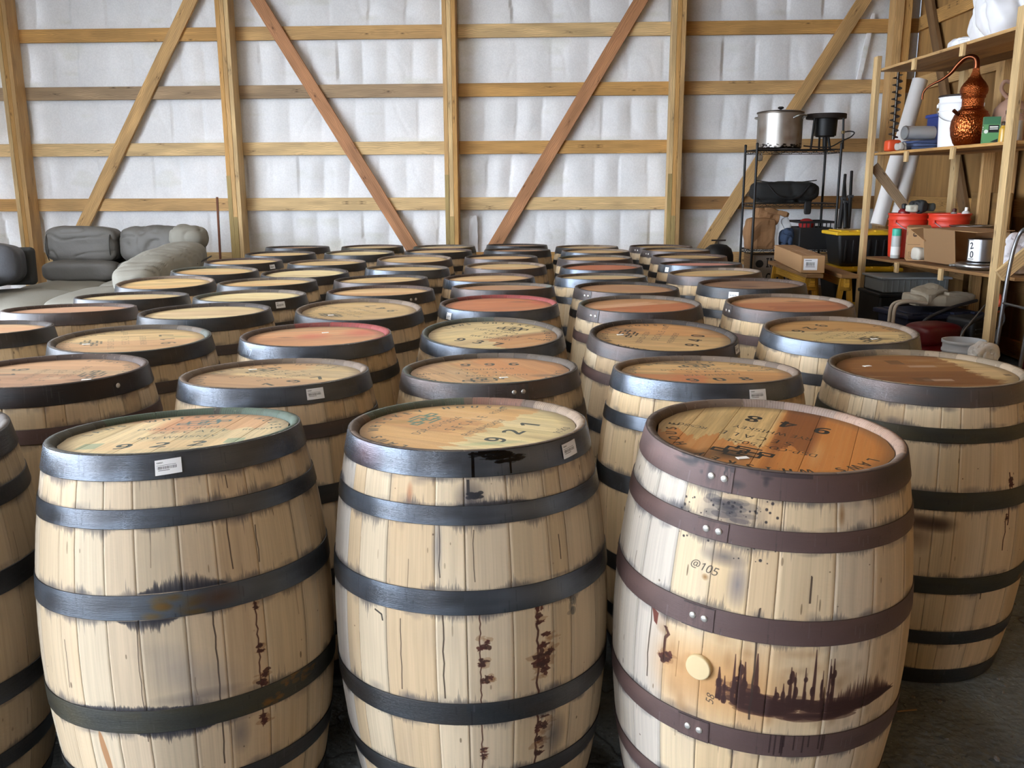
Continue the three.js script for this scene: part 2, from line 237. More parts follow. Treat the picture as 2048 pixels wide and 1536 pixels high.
function paintStaves(o) {
  const Wd = o.w || 2048, H = Wd / 2, [c, x] = canvas(Wd, H), r = rng(o.seed), e = o.edges, X = (deg) => (deg + 180) / 360 * Wd, Y = (v) => (1 - v * VT) * H, S = Wd / 2048;
  for (let i = 0; i + 1 < e.length; i++) {
    const b = OAK[Math.floor(r() * OAK.length)], k = (0.95 + 0.09 * r()) * (o.tone || 1), gy = o.grey ? o.grey(0.5 * (e[i] + e[i + 1])) : 0, cc = b.map((v, j) => lerp(v * k, [188, 184, 180][j], gy));
    const x0 = X(e[i]), w = X(e[i + 1]) - x0; x.fillStyle = css(cc); x.fillRect(x0, 0, w + 1, H);
    x.globalCompositeOperation = 'multiply'; x.globalAlpha = 0.42; const sx = r() * 400, sw = Math.max(20, w / S * 0.9); x.drawImage(grainC, Math.min(sx, 511 - sw), r() * 60, sw, 450, x0, 0, w + 1, H); x.globalAlpha = 1; x.globalCompositeOperation = 'source-over';
  }
  for (let i = 0; i < 70; i++) softSpot(x, r() * Wd, r() * H, (15 + 50 * r()) * S, (30 + 120 * r()) * S, r() < 0.5 ? [120, 112, 108] : r() < 0.5 ? [150, 108, 62] : [232, 214, 180], 0.06 + 0.10 * r());
  for (let i = 0; i + 1 < e.length; i++) { const xx = X(e[i]); x.fillStyle = css([44, 34, 26], 0.06 + 0.4 * Math.pow(r(), 4)); x.fillRect(xx - 1.1 * S, 0, 2.2 * S, H); if (r() < 0.2) { x.fillStyle = css([52, 50, 54], 0.10); x.fillRect(xx - 7 * S, 0, 15 * S, H); } }
  // blue-black tannin bleeding out of the hoops, in spikes along the grain
  HOOPS.forEach(([v0, v1], hI) => [[Y(v0), 1], [Y(v1), -1]].forEach(([y, dir]) => {
    for (let px = 0; px < Wd; px += 2.2 * S) {
      const a = (px / Wd * 360 - 180) / 9; let k = fbm(a * 0.9 + hI * 7 + dir * 3, 3, o.seed + 5, 3), q = r(); let L = (3 + 26 * Math.pow(clamp(k - 0.34, 0, 1) * 1.9, 1.5) * (0.25 + q) + (q > 0.97 ? 16 : 0)) * S * (o.bleed || 1);
      x.fillStyle = css([38, 38, 46], 0.20 + 0.5 * clamp(k - 0.3)); x.beginPath(); x.moveTo(px - 1.8 * S, y - dir * 3 * S); x.lineTo(px + 1.8 * S, y - dir * 3 * S); x.lineTo(px + (r() - 0.5) * S, y + dir * L); x.fill();
    }
    for (let i = 0; i < 26; i++) softSpot(x, r() * Wd, y + dir * 5 * S, (10 + 30 * r()) * S, (5 + 16 * r()) * S, [50, 50, 60], 0.10 + 0.22 * r());
  }));
  for (let i = 0; i < 90; i++) { const px = r() * Wd, py = r() * H; x.fillStyle = css([58, 42, 26], 0.25 + 0.4 * r()); x.beginPath(); x.ellipse(px, py, (0.8 + 1.6 * r()) * S, (1 + 5 * r() * r() * 3) * S, 0, 0, 6.3); x.fill(); }
  for (let i = 0; i < 18; i++) { const px = r() * Wd, py = r() * H, L = (20 + 90 * r()) * S; x.strokeStyle = css([50, 36, 24], 0.3 + 0.4 * r()); x.lineWidth = (0.8 + r()) * S; x.beginPath(); x.moveTo(px, py); x.lineTo(px + (r() - 0.5) * 3 * S, py + L / 2); x.lineTo(px + (r() - 0.5) * 5 * S, py + L); x.stroke(); }
  if (o.extra) o.extra(x, X, Y, S, r);
  // chime: worn end grain, stave by stave
  const ch = (o.chime || [120, 104, 88]).map((v) => v * 0.72);
  for (let i = 0; i + 1 < e.length; i++) { const k = 0.86 + 0.24 * r(); x.fillStyle = css(ch.map((v) => Math.min(255, v * k))); x.fillRect(X(e[i]), 0, X(e[i + 1]) - X(e[i]) + 1, H * (1 - VT) + 1); }
  (o.chimeSpots || []).forEach(([a0, a1, col, al]) => { for (let a = a0; a < a1; a += 1.4) { x.fillStyle = css(col, al * (0.7 + 0.3 * r())); x.fillRect(X(a), 0, 1.9 / 360 * Wd, H * (1 - VT) * 1.02); } });
  for (let i = 0; i < 160; i++) { x.fillStyle = css(r() < 0.6 ? [50, 42, 36] : [196, 180, 158], 0.25); x.fillRect(r() * Wd, r() * H * (1 - VT), (1 + 5 * r()) * S, (2 + 8 * r()) * S); }
  return canvasTex(c);
}
// one stave between angles a0 and a1 (degrees): outside, chime, bevel, croze and underside, edges eased so that each joint reads
const VS = [0, 0.03, 0.08, 0.15, 0.22, 0.3, 0.38, 0.46, 0.54, 0.62, 0.7, 0.78, 0.85, 0.92, 0.97, 0.994];
function staveGeo(a0, a1) {
  const prof = [[RE - 0.03, 0, 0.0], ...VS.map((v) => [rad(v), v, v * VT]), [rad(0.998) - 0.002, 1, 0.955], [0.2655, 0.9995, 0.968], [0.2555, 0.990, 0.985], [0.2535, 0.968, 1.0]];
  const cols = [[0, -0.0015], [0.03, -0.0003], [0.08, 0], [0.5, 0], [0.92, 0], [0.97, -0.0003], [1, -0.0015]], gap = 0.05, P = [], U = [], I = [];
  prof.forEach(([r0, v, tv], j) => cols.forEach(([t, dr]) => { const a = lerp(a0 + gap, a1 - gap, t), rr = r0 + (j > 0 && j < VS.length + 3 ? dr : 0), y = v * HB + (j > VS.length && j < VS.length + 3 ? dr * 0.4 : 0); P.push(Math.sin(a * R) * rr, y, Math.cos(a * R) * rr); U.push((a + 180) / 360, tv); }));
  const n = cols.length; for (let j = 0; j + 1 < prof.length; j++) for (let i = 0; i + 1 < n; i++) { const a = j * n + i; I.push(a, a + 1, a + n, a + 1, a + n + 1, a + n); }
  const g = new THREE.BufferGeometry(); g.setAttribute('position', new THREE.Float32BufferAttribute(P, 3)); g.setAttribute('uv', new THREE.Float32BufferAttribute(U, 2)); g.setIndex(I); g.computeVertexNormals(); return g;
}
function hoopGeo(v0, v1, extra = 0) {
  const t = 0.0022 + extra, e = 0.0012, pts = [[rad(v0) + 0.0002, v0 * HB, 0], [rad(v0) + t - e * 0.4, v0 * HB, 0.02], [rad(v0) + t, v0 * HB + e, 0.06]]; for (let k = 1; k < 4; k++) { const v = lerp(v0, v1, k / 4); pts.push([rad(v) + t, v * HB, lerp(0.06, 0.94, k / 4)]); }
  pts.push([rad(v1) + t, v1 * HB - e, 0.94], [rad(v1) + t - e * 0.4, v1 * HB, 0.98], [rad(v1) + 0.0002 - (v1 > 0.99 ? 0.002 : 0), v1 * HB + (v1 > 0.99 ? 0.0004 : 0), 1]);
  const N = 72, P = [], U = [], I = []; pts.forEach(([r0, y, tv]) => { for (let i = 0; i <= N; i++) { const a = -Math.PI + i / N * 2 * Math.PI; P.push(Math.sin(a) * r0, y, Math.cos(a) * r0); U.push(i / N * 2, tv); } });
  for (let j = 0; j + 1 < pts.length; j++) for (let i = 0; i < N; i++) { const a = j * (N + 1) + i; I.push(a, a + 1, a + N + 1, a + 1, a + N + 2, a + N + 1); }
  const g = new THREE.BufferGeometry(); g.setAttribute('position', new THREE.Float32BufferAttribute(P, 3)); g.setAttribute('uv', new THREE.Float32BufferAttribute(U, 2)); g.setIndex(I); g.computeVertexNormals(); return g;
}
const hoopGeos = HOOPS.map(([a, b]) => hoopGeo(a, b));
// a patch that hugs the barrel between two angles and two heights
function patchGeo(a0, a1, v0, v1, off, tilt = 0, nx = 10, ny = 3) {
  const P = [], U = [], I = []; for (let s = 0; s < 2; s++) for (let j = 0; j <= ny; j++) for (let i = 0; i <= nx; i++) { const a = lerp(a0, a1, i / nx) * R, v = lerp(v0, v1, j / ny) + tilt * (i / nx - 0.5), rr = rad(v) + (s ? off - 0.001 : off); P.push(Math.sin(a) * rr, v * HB, Math.cos(a) * rr); U.push(i / nx, j / ny); }
  const n = nx + 1, m = n * (ny + 1); for (let j = 0; j < ny; j++) for (let i = 0; i < nx; i++) { const a = j * n + i; I.push(a, a + 1, a + n, a + 1, a + n + 1, a + n, m + a, m + a + n, m + a + 1, m + a + 1, m + a + n, m + a + n + 1); }
  const g = new THREE.BufferGeometry(); g.setAttribute('position', new THREE.Float32BufferAttribute(P, 3)); g.setAttribute('uv', new THREE.Float32BufferAttribute(U, 2)); g.setIndex(I); g.computeVertexNormals(); return g;
}
function hoopTex(seed, base, second, amt, rust) {
  const [c, x] = canvas(1024, 64), r = rng(seed); x.fillStyle = css(base); x.fillRect(0, 0, 1024, 64);
  for (let i = 0; i < 60; i++) { const kk = 0.75 + 0.55 * r(); softSpot(x, r() * 1024, r() * 64, 30 + 90 * r(), 12 + 30 * r(), r() < amt ? second : base.map((v) => v * kk), 0.5); }
  for (let i = 0; i < 60; i++) { x.fillStyle = css(r() < 0.6 ? [22, 22, 26] : [140, 140, 146], 0.25 * r()); x.fillRect(r() * 1024, r() * 64, 1 + 3 * r(), 8 + 40 * r()); }
  for (let i = 0; i < rust; i++) { const px = r() * 1024; blotch(x, px, r() * 64, 26, 16, [126, 84, 34], 0.5, r, 16); }
  x.fillStyle = css([20, 20, 22], 0.35); x.fillRect(0, 0, 1024, 3); x.fillRect(0, 61, 1024, 3); return canvasTex(c);
}
const hoopM = {
  blue: mat({ map: hoopTex(301, [84, 91, 100], [64, 66, 70], 0.4, 0), roughness: 0.27, metalness: 0.6, bumpMap: noiseTex, bumpScale: 0.0003 }),
  dark: mat({ map: hoopTex(302, [60, 64, 68], [70, 65, 62], 0.4, 0), roughness: 0.34, metalness: 0.55, bumpMap: noiseTex, bumpScale: 0.0005 }),
  plum: mat({ map: hoopTex(303, [92, 72, 68], [84, 66, 64], 0.7, 0), roughness: 0.55, metalness: 0.15, bumpMap: noiseTex, bumpScale: 0.0004 }),
  mixed: mat({ map: hoopTex(304, [86, 76, 73], [74, 74, 76], 0.6, 0), roughness: 0.34, metalness: 0.45, bumpMap: noiseTex, bumpScale: 0.0005 }),
  green: mat({ map: hoopTex(305, [56, 57, 52], [72, 66, 46], 0.5, 3), roughness: 0.48, metalness: 0.4, bumpMap: noiseTex, bumpScale: 0.0005 }),
};
const rivetGeo = (() => { const g = new THREE.SphereGeometry(0.0075, 14, 6, 0, 6.2832, 0, 1.35); g.scale(1, 0.5, 1); g.rotateX(Math.PI / 2); return g; })();
const rivetM = flat('#c9c6c0', 0.35, 0.6);

// heads: boards cut from a disc, print and stain lie in the boards' map
const HR = 0.2525;
function headBoards(n, seed) {
  const r = rng(seed), w = []; let s = 0; for (let i = 0; i < n; i++) { const q = 0.7 + 0.6 * r(); w.push(q); s += q; }
  let y = -HR; const out = []; for (let i = 0; i < n; i++) { const y0 = y + (i ? 0.00025 : 0), y1 = y + w[i] / s * 2 * HR - (i < n - 1 ? 0.00025 : 0); y += w[i] / s * 2 * HR; out.push(boardGeo(y0, y1)); } return out;
}
function boardGeo(y0, y1) {                                          // strip of the disc, eased along its long edges, top face at y = 0
  const N = 9, P = [], U = [], I = [], d = [[-0.012, 0], [-0.0006, 0], [0, 0.0007]], rows = []; const yb = [y0, y0, y0 + 0.0007], ys = [];
  for (let k = 0; k < 3; k++) ys.push([yb[k], d[k][0]]); for (let k = 1; k < 4; k++) ys.push([lerp(y0 + 0.0007, y1 - 0.0007, k / 4), 0]); ys.push([y1 - 0.0007, 0], [y1, -0.0006], [y1, -0.012]);
  ys.forEach(([yy, dz]) => { const h = Math.sqrt(Math.max(1e-6, HR * HR - yy * yy)); for (let i = 0; i <= N; i++) { const xx = lerp(-h, h, i / N); P.push(xx, dz, -yy); } });
  for (let j = 0; j + 1 < ys.length; j++) for (let i = 0; i < N; i++) { const a = j * (N + 1) + i; I.push(a, a + 1, a + N + 1, a + 1, a + N + 2, a + N + 1); }
  const g = new THREE.BufferGeometry(); g.setAttribute('position', new THREE.Float32BufferAttribute(P, 3)); g.setIndex(I); g.computeVertexNormals(); return g;
}
const boardCache = new Map();
function headBoardGeos(seed, alpha) {                                // alpha: direction of the boards; uv stays with the head
  const key = seed + '|' + alpha; if (boardCache.has(key)) return boardCache.get(key);
  const gs = headBoards(5 + (seed % 2), seed); gs.forEach((g) => { g.rotateY(alpha * R); const p = g.attributes.position, u = []; for (let i = 0; i < p.count; i++) u.push(p.getX(i) / 0.512 + 0.5, 0.5 - p.getZ(i) / 0.512); g.setAttribute('uv', new THREE.Float32BufferAttribute(u, 2)); });
  boardCache.set(key, gs); return gs;
}
function paintHead(o) {
  const N = o.px || 512, [c, x] = canvas(N, N), r = rng(o.seed), S = N / 0.512, tone = o.tone || [222, 196, 150];
  x.save(); x.translate(N / 2, N / 2); x.rotate(-(o.alpha || 0) * R);                                        // x along the boards, y across, metres below
  x.scale(S, S); for (let y = -0.26; y < 0.26;) { const w = 0.07 + 0.05 * r(), k = 0.9 + 0.16 * r(); x.fillStyle = css(tone.map((v, j) => Math.min(250, v * k * (j === 2 ? 0.97 + 0.06 * r() : 1)))); x.fillRect(-0.26, y, 0.52, w + 0.001); y += w; }
  x.globalCompositeOperation = 'multiply'; x.globalAlpha = 0.75; x.save(); x.rotate(Math.PI / 2); x.drawImage(grainC, -0.26, -0.26, 0.52, 0.52); x.restore(); x.globalAlpha = 1; x.globalCompositeOperation = 'source-over';
  // stains run with the grain: [across0, across1, along0, along1, colour, alpha, jitter]
  (o.stains || []).forEach(([p0, p1, t0, t1, col, al, jit]) => { for (let p = p0; p < p1; p += 0.0032) { const e = Math.min(1, (p - p0) / 0.02 + 0.3, (p1 - p) / 0.02 + 0.3), q = fbm(p * 60, 1, o.seed + 3, 3) - 0.5, q2 = fbm(p * 60, 9, o.seed + 8, 3) - 0.5; x.fillStyle = css(col, al * e * (0.85 + 0.15 * r())); x.fillRect(t0 + q * jit * 2, -p, t1 - t0 + (q2 - q) * jit * 2, 0.0036); } });
  for (let i = 0; i < 14; i++) softSpot(x, (r() - 0.5) * 0.5, (r() - 0.5) * 0.5, 0.04 + 0.13 * r(), 0.008 + 0.025 * r(), r() < 0.5 ? [128, 96, 64] : [236, 218, 178], 0.10 + 0.2 * r());
  for (let i = 0; i < 60; i++) { x.fillStyle = css([60, 44, 30], 0.2 + 0.3 * r()); x.fillRect((r() - 0.5) * 0.5, (r() - 0.5) * 0.5, 0.002 + 0.02 * r() * r(), 0.0008); }
  x.restore(); x.save(); x.translate(N / 2, N / 2); x.scale(S, S);
  (o.spots || []).forEach(([a, b, rx, ry, col, al, rot = 0]) => { x.save(); x.translate(a, b); x.rotate(-rot * R); softSpot(x, 0, 0, rx, ry, col, al); x.restore(); });
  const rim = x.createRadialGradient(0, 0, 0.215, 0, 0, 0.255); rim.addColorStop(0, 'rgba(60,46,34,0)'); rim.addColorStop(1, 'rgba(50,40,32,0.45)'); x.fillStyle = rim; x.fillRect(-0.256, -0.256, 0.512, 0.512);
  if (o.num !== undefined) stencil(x, o);
  if (o.extra) o.extra(x, r);
  x.restore(); return canvasTex(c);
}
function stencil(x, o) {                                             // the stencilled head: arc of capitals, knot emblem, four lines, number
  x.save(); x.rotate(-(o.theta || 0) * R); x.scale(0.001, 0.001); const ink = o.ink || [42, 52, 50], a = o.inkA ?? 0.88; x.fillStyle = css(ink, a); x.strokeStyle = css(ink, a); x.textAlign = 'center'; x.textBaseline = 'middle';
  const arc = 'LAWS WHISKEY HOUSE'; x.font = 'bold 34px sans-serif'; for (let i = 0; i < arc.length; i++) { const t = (-82 + 164 * i / (arc.length - 1)) * R; x.save(); x.rotate(t); x.fillText(arc[i], 0, -221); x.restore(); }
  x.save(); x.translate(o.ex ?? 20, -138); x.lineWidth = 7; x.strokeStyle = css(o.emblem || ink, Math.min(1, a + 0.1)); x.lineJoin = 'miter';   // interlaced squares
  [[-38, -20, 44, 26], [-6, -6, 44, 26], [-58, 2, 26, 18], [36, -22, 26, 18]].forEach(([p, q, w, h]) => x.strokeRect(p, q, w, h)); x.beginPath(); x.moveTo(-16, -34); x.lineTo(30, -34); x.lineTo(30, -8); x.moveTo(-30, 34); x.lineTo(20, 34); x.lineTo(20, 12); x.stroke(); x.restore();
  x.font = '30px sans-serif'; x.fillText('DSP-CO-15024', -20, -72); x.font = '36px sans-serif'; x.fillText('S E C A L E', 30, -22); x.font = '30px sans-serif'; x.fillText('RYE WHISKEY', 10, 38); if (o.code !== 0) { x.font = '24px sans-serif'; x.fillText('RC58G', 178, -20); }
  if (o.panel) { x.fillStyle = css(o.panel, 0.35); x.fillRect(-135, 76, 270, 84); x.fillStyle = css([60, 120, 108], 0.35); x.fillRect(-180, 76, 44, 60); x.fillRect(136, 80, 40, 50); }
  x.fillStyle = css(o.numInk || ink, Math.min(1, a + 0.15)); x.font = 'bold 72px sans-serif'; const s = String(o.num); for (let i = 0; i < s.length; i++) x.fillText(s[i], (i - 1) * 80, 122);
  if (o.hand) { x.font = 'italic 34px serif'; x.fillStyle = css([44, 40, 40], 0.8); x.fillText(o.hand, 60, 212); }
  x.restore();
}

const leak = (x, X, Y, S, r, a, v0, v1, w, blobs) => {               // whiskey weeping down a joint and drying dark
  x.strokeStyle = css([58, 26, 16], 0.85); x.lineWidth = w * S; x.beginPath(); x.moveTo(X(a), Y(v0)); for (let v = v0; v > v1; v -= 0.012) x.lineTo(X(a) + (r() - 0.5) * w * 1.3 * S, Y(v)); x.stroke();
  for (const [b, da, dv, k] of blobs) { for (let q = 0; q < 11; q++) { const cx = X(a + da * r() * (q < 4 ? 1 : 0.75)), cy = Y(b + (r() - 0.5) * dv), rx = (4 + 9 * r()) * k * S, ry = (3 + 6 * r()) * k * S; x.fillStyle = q < 4 ? css([120, 80, 44], 0.32) : css([50 + 20 * r(), 26, 16], 0.82); x.beginPath(); for (let i = 0; i < 14; i++) { const t = i / 14 * 6.283, m = 0.45 + 0.75 * r(); x.lineTo(cx + Math.cos(t) * rx * m * (q < 4 ? 1.5 : 1), cy + Math.sin(t) * ry * m * (q < 4 ? 1.3 : 1)); } x.closePath(); x.fill(); } }
};
const crack = (x, X, Y, S, r, a, v0, v1, w = 2) => { x.strokeStyle = css([40, 28, 20], 0.8); x.lineWidth = w * S; x.beginPath(); x.moveTo(X(a), Y(v0)); for (let v = v0; v > v1; v -= 0.03) x.lineTo(X(a) + (r() - 0.5) * 3 * S, Y(v)); x.stroke(); };
const spikes = (x, X, Y, S, r, a0, a1, v, h, dir, col = [30, 30, 38], al = 0.8) => { for (let a = a0; a < a1; a += 0.3) { const e = Math.sin(Math.PI * (a - a0) / (a1 - a0)), L = h * e * (0.3 + 0.7 * fbm(a * 1.3, 2, 77, 3) + 0.35 * r()); x.fillStyle = css(col, al * (0.6 + 0.4 * r())); x.beginPath(); x.moveTo(X(a) - 2.4 * S, Y(v)); x.lineTo(X(a) + 2.4 * S, Y(v)); x.lineTo(X(a), Y(v + dir * L)); x.fill(); } };
const SIDE = {};
{
  const mk = (id, o) => { const e = staveLayout(o.seed); SIDE[id] = { edges: e, geos: e.slice(0, -1).map((a, i) => staveGeo(a, e[i + 1])), mat: mat({ map: paintStaves({ ...o, edges: e }), roughness: 0.78, bumpMap: noiseTex, bumpScale: 0.0006 }) }; SIDE[id].merged = mergeGeometries(SIDE[id].geos); };
  mk('B1', { seed: 11, bleed: 1.25, chime: [92, 92, 84], chimeSpots: [[60, 175, [84, 112, 92], 0.45], [-180, -120, [70, 96, 78], 0.5]], grey: (a) => (a < -58 ? 0.75 : a < 30 ? 0.22 : 0.05), extra: (x, X, Y, S, r) => {
    spikes(x, X, Y, S, r, 2, 34, 0.682, 0.045, 1); spikes(x, X, Y, S, r, -6, 16, 0.62, 0.035, -1); spikes(x, X, Y, S, r, -4, 26, 0.343, 0.03, -1); spikes(x, X, Y, S, r, -30, 20, 0.40, 0.015, 1);
    leak(x, X, Y, S, r, 43, 0.622, 0.30, 3, [[0.61, 1, 0.02, 0.6], [0.50, 2, 0.02, 0.8], [0.42, 3, 0.04, 1.2], [0.31, 2, 0.03, 1]]); crack(x, X, Y, S, r, 27.5, 0.62, 0.2, 3); crack(x, X, Y, S, r, 1, 0.62, 0.3, 1.6); crack(x, X, Y, S, r, 36, 0.83, 0.68, 2.4); crack(x, X, Y, S, r, -30, 0.56, 0.42, 1.6); crack(x, X, Y, S, r, 47, 0.80, 0.70, 2); crack(x, X, Y, S, r, 38, 0.93, 0.88, 2);
    for (let i = 0; i < 3; i++) softSpot(x, X(12 + 8 * i), Y(0.5 - 0.03 * i), 60 * S, 70 * S, [120, 116, 122], 0.28); softSpot(x, X(20), Y(0.42), 110 * S, 20 * S, [60, 60, 72], 0.4); softSpot(x, X(34), Y(0.3), 26 * S, 60 * S, [70, 70, 80], 0.5);
    x.fillStyle = css([150, 96, 50], 0.7); x.beginPath(); x.ellipse(X(-17), Y(0.28), 8 * S, 60 * S, -0.12, 0, 6.3); x.fill();
  } });
  mk('C1', { seed: 23, bleed: 0.9, chime: [132, 112, 96], chimeSpots: [[-175, -110, [58, 78, 64], 0.6], [150, 180, [150, 96, 80], 0.4], [60, 140, [190, 168, 142], 0.4]], grey: (a) => (a < -56 ? 0.8 : 0.06), extra: (x, X, Y, S, r) => {
    leak(x, X, Y, S, r, 27.6, 0.622, 0.20, 5, [[0.60, 3, 0.05, 1], [0.535, 7, 0.03, 1.1], [0.49, 8, 0.05, 1.7], [0.46, 5, 0.04, 1.2], [0.30, 6, 0.07, 1.3], [0.25, 4, 0.05, 1.1]]); leak(x, X, Y, S, r, 5.5, 0.66, 0.2, 2.6, [[0.55, 4, 0.03, 0.8], [0.505, 3, 0.02, 0.8], [0.46, 5, 0.02, 0.9], [0.26, 2, 0.03, 0.8]]);
    x.fillStyle = css([24, 22, 24], 0.8); x.fillRect(X(1.8), Y(0.935), 7 * S, 34 * S); for (let i = 0; i < 14; i++) { x.beginPath(); x.ellipse(X(2.5 + 5 * r()), Y(0.893 + 0.012 * r()), 8 * S * r() + 3, 4 * S, 0, 0, 6.3); x.fill(); } softSpot(x, X(3), Y(0.89), 40 * S, 50 * S, [40, 40, 50], 0.7); spikes(x, X, Y, S, r, -4, 28, 0.876, 0.012, 1, [30, 30, 36], 0.7);
    crack(x, X, Y, S, r, -8, 0.622, 0.40, 3); crack(x, X, Y, S, r, -25, 0.60, 0.40, 2.2); crack(x, X, Y, S, r, -9, 0.83, 0.69, 2.2); crack(x, X, Y, S, r, 40, 0.78, 0.70, 2.2); crack(x, X, Y, S, r, 4, 0.82, 0.69, 1.6); softSpot(x, X(-10), Y(0.78), 14 * S, 90 * S, [70, 72, 86], 0.5); softSpot(x, X(-22), Y(0.90), 10 * S, 30 * S, [150, 84, 50], 0.6);
    x.strokeStyle = css([30, 24, 20], 0.9); x.lineWidth = 4 * S; x.beginPath(); x.moveTo(X(-37), Y(0.608)); x.lineTo(X(-33.5), Y(0.60)); x.lineTo(X(-33), Y(0.585)); x.stroke(); blotch(x, X(44), Y(0.6), 18 * S, 30 * S, [52, 56, 58], 0.4, r, 12);
    softSpot(x, X(36), Y(0.27), 40 * S, 70 * S, [46, 46, 54], 0.6);
  } });
  mk('D1', { seed: 37, bleed: 1.0, chime: [150, 128, 112], chimeSpots: [[110, 180, [158, 140, 130], 0.5], [60, 130, [176, 142, 120], 0.5], [-120, -60, [60, 48, 40], 0.5]], grey: (a) => (a < -56 ? 0.7 : a > 2 ? 0.14 : 0), extra: (x, X, Y, S, r) => {
    for (let i = 0; i < 7; i++) softSpot(x, X(-48 + i * 6), Y(0.5), 70 * S, 120 * S, [176, 118, 58], 0.34); softSpot(x, X(4), Y(0.5), 150 * S, 90 * S, [168, 128, 84], 0.35);
    for (let i = 0; i < 40; i++) softSpot(x, X(-52 + 74 * r()), Y(0.41 + 0.21 * r()), (10 + 26 * r()) * S, (10 + 30 * r()) * S, [132, 92, 52], 0.22); for (let i = 0; i < 24; i++) softSpot(x, X(-8 + 50 * r()), Y(0.42 + 0.2 * r()), 14 * S, 18 * S, [110, 92, 66], 0.25);
    const dk = [46, 18, 12]; blotch(x, X(-10), Y(0.478), 90 * S, 20 * S, dk, 0.55, r, 40); blotch(x, X(6), Y(0.462), 130 * S, 24 * S, dk, 0.6, r, 70); blotch(x, X(22), Y(0.466), 80 * S, 14 * S, dk, 0.55, r, 40); blotch(x, X(-19), Y(0.492), 34 * S, 24 * S, dk, 0.6, r, 24); blotch(x, X(-25), Y(0.5), 16 * S, 16 * S, dk, 0.5, r, 12);
    const st = [[-27, 0.567, 8], [-25, 0.555, 5], [-20, 0.6, 9], [-18.4, 0.58, 7], [-22, 0.59, 5], [-14.5, 0.62, 8], [-7.5, 0.545, 6], [-5, 0.535, 5], [-2.8, 0.585, 6], [-1.2, 0.582, 5], [2.2, 0.572, 5], [5.4, 0.616, 6], [8.5, 0.59, 4], [9.4, 0.54, 5], [12.4, 0.612, 7], [11, 0.6, 4]];
    st.forEach(([a, v, w]) => { x.fillStyle = css(dk, 0.86); const y0 = Y(v - 0.03 * r()), y1 = Y(0.465); for (let q = 0; q < 3; q++) { x.beginPath(); x.ellipse(X(a) + (r() - 0.5) * w * S, lerp(y0, y1, 0.2 + 0.8 * r()), w * S * (0.5 + 0.4 * r()), 12 * S * r() + 5, 0, 0, 6.3); x.fill(); } x.beginPath(); x.moveTo(X(a), y0); x.quadraticCurveTo(X(a) + w * 0.8 * S, (y0 + y1) / 2, X(a) + w * 0.7 * S, y1); x.lineTo(X(a) - w * 0.7 * S, y1); x.quadraticCurveTo(X(a) - w * 0.5 * S, (y0 + y1) / 2, X(a) - w * 0.25 * S, y0); x.fill(); });
    spikes(x, X, Y, S, r, 8, 44, 0.466, 0.07, 1, dk, 0.85); spikes(x, X, Y, S, r, 20, 46, 0.462, 0.03, 1, dk, 0.9); x.fillStyle = css(dk, 0.9); x.beginPath(); x.moveTo(X(4), Y(0.46)); x.lineTo(X(46), Y(0.472)); x.lineTo(X(30), Y(0.452)); x.fill();
    leak(x, X, Y, S, r, -48.7, 0.59, 0.515, 7, [[0.52, 3, 0.02, 1.2], [0.515, -2, 0.015, 1]]); x.fillStyle = css([86, 30, 18], 0.85); x.beginPath(); x.moveTo(X(-57), Y(0.625)); x.lineTo(X(-53.5), Y(0.615)); x.lineTo(X(-53.8), Y(0.585)); x.lineTo(X(-55.4), Y(0.59)); x.fill();
    crack(x, X, Y, S, r, -15.6, 0.70, 0.40, 4); crack(x, X, Y, S, r, 1.5, 0.78, 0.69, 4); crack(x, X, Y, S, r, -10, 0.94, 0.83, 1.6); softSpot(x, X(-15.6), Y(0.66), 14 * S, 40 * S, [30, 30, 38], 0.7); crack(x, X, Y, S, r, -20, 0.34, 0.2, 2); crack(x, X, Y, S, r, -57, 0.62, 0.41, 3);
    softSpot(x, X(-30), Y(0.9), 90 * S, 44 * S, [40, 40, 52], 0.62); blotch(x, X(-30), Y(0.905), 60 * S, 24 * S, [40, 38, 46], 0.35, r, 24); softSpot(x, X(-24), Y(0.745), 26 * S, 60 * S, [74, 74, 92], 0.6); softSpot(x, X(-30), Y(0.80), 60 * S, 24 * S, [50, 50, 62], 0.6); softSpot(x, X(12), Y(0.912), 10 * S, 30 * S, [120, 80, 40], 0.7);
    for (let i = 0; i < 60; i++) { x.fillStyle = css([24, 20, 24], 0.8); x.beginPath(); x.arc(X(-52 + 40 * r()), Y(0.80 + 0.14 * r()), (1 + 2.4 * r()) * S, 0, 6.3); x.fill(); }
    x.fillStyle = css([26, 22, 24], 0.9); x.save(); x.translate(X(-38), Y(0.765)); x.rotate(0.12); x.font = `italic ${Math.round(25 * S)}px sans-serif`; x.fillText('@105', -26 * S, 8 * S); x.restore(); x.save(); x.translate(X(-29.6), Y(0.458)); x.rotate(-1.5); x.font = `italic ${Math.round(22 * S)}px sans-serif`; x.fillText('58', -12 * S, 8 * S); x.restore();
    softSpot(x, X(-36), Y(0.744), 9 * S, 9 * S, [130, 92, 50], 0.9);
  } });
  mk('E2', { seed: 53, bleed: 0.7, tone: 1.0, chime: [176, 154, 126], chimeSpots: [[-170, -60, [84, 76, 68], 0.5]], extra: (x, X, Y, S, r) => { leak(x, X, Y, S, r, 25, 0.73, 0.56, 5, [[0.70, 2, 0.03, 0.9], [0.665, 3, 0.02, 1]]); leak(x, X, Y, S, r, 23.6, 0.6, 0.47, 4, [[0.59, 1, 0.02, 0.6]]); for (let i = 0; i < 6; i++) softSpot(x, X(-24 + 3 * i), Y(0.585 - 0.01 * r()), 44 * S, 30 * S, [40, 22, 14], 0.5); softSpot(x, X(-22), Y(0.53), 60 * S, 60 * S, [70, 44, 28], 0.5); crack(x, X, Y, S, r, 14, 0.35, 0.3, 3); } });
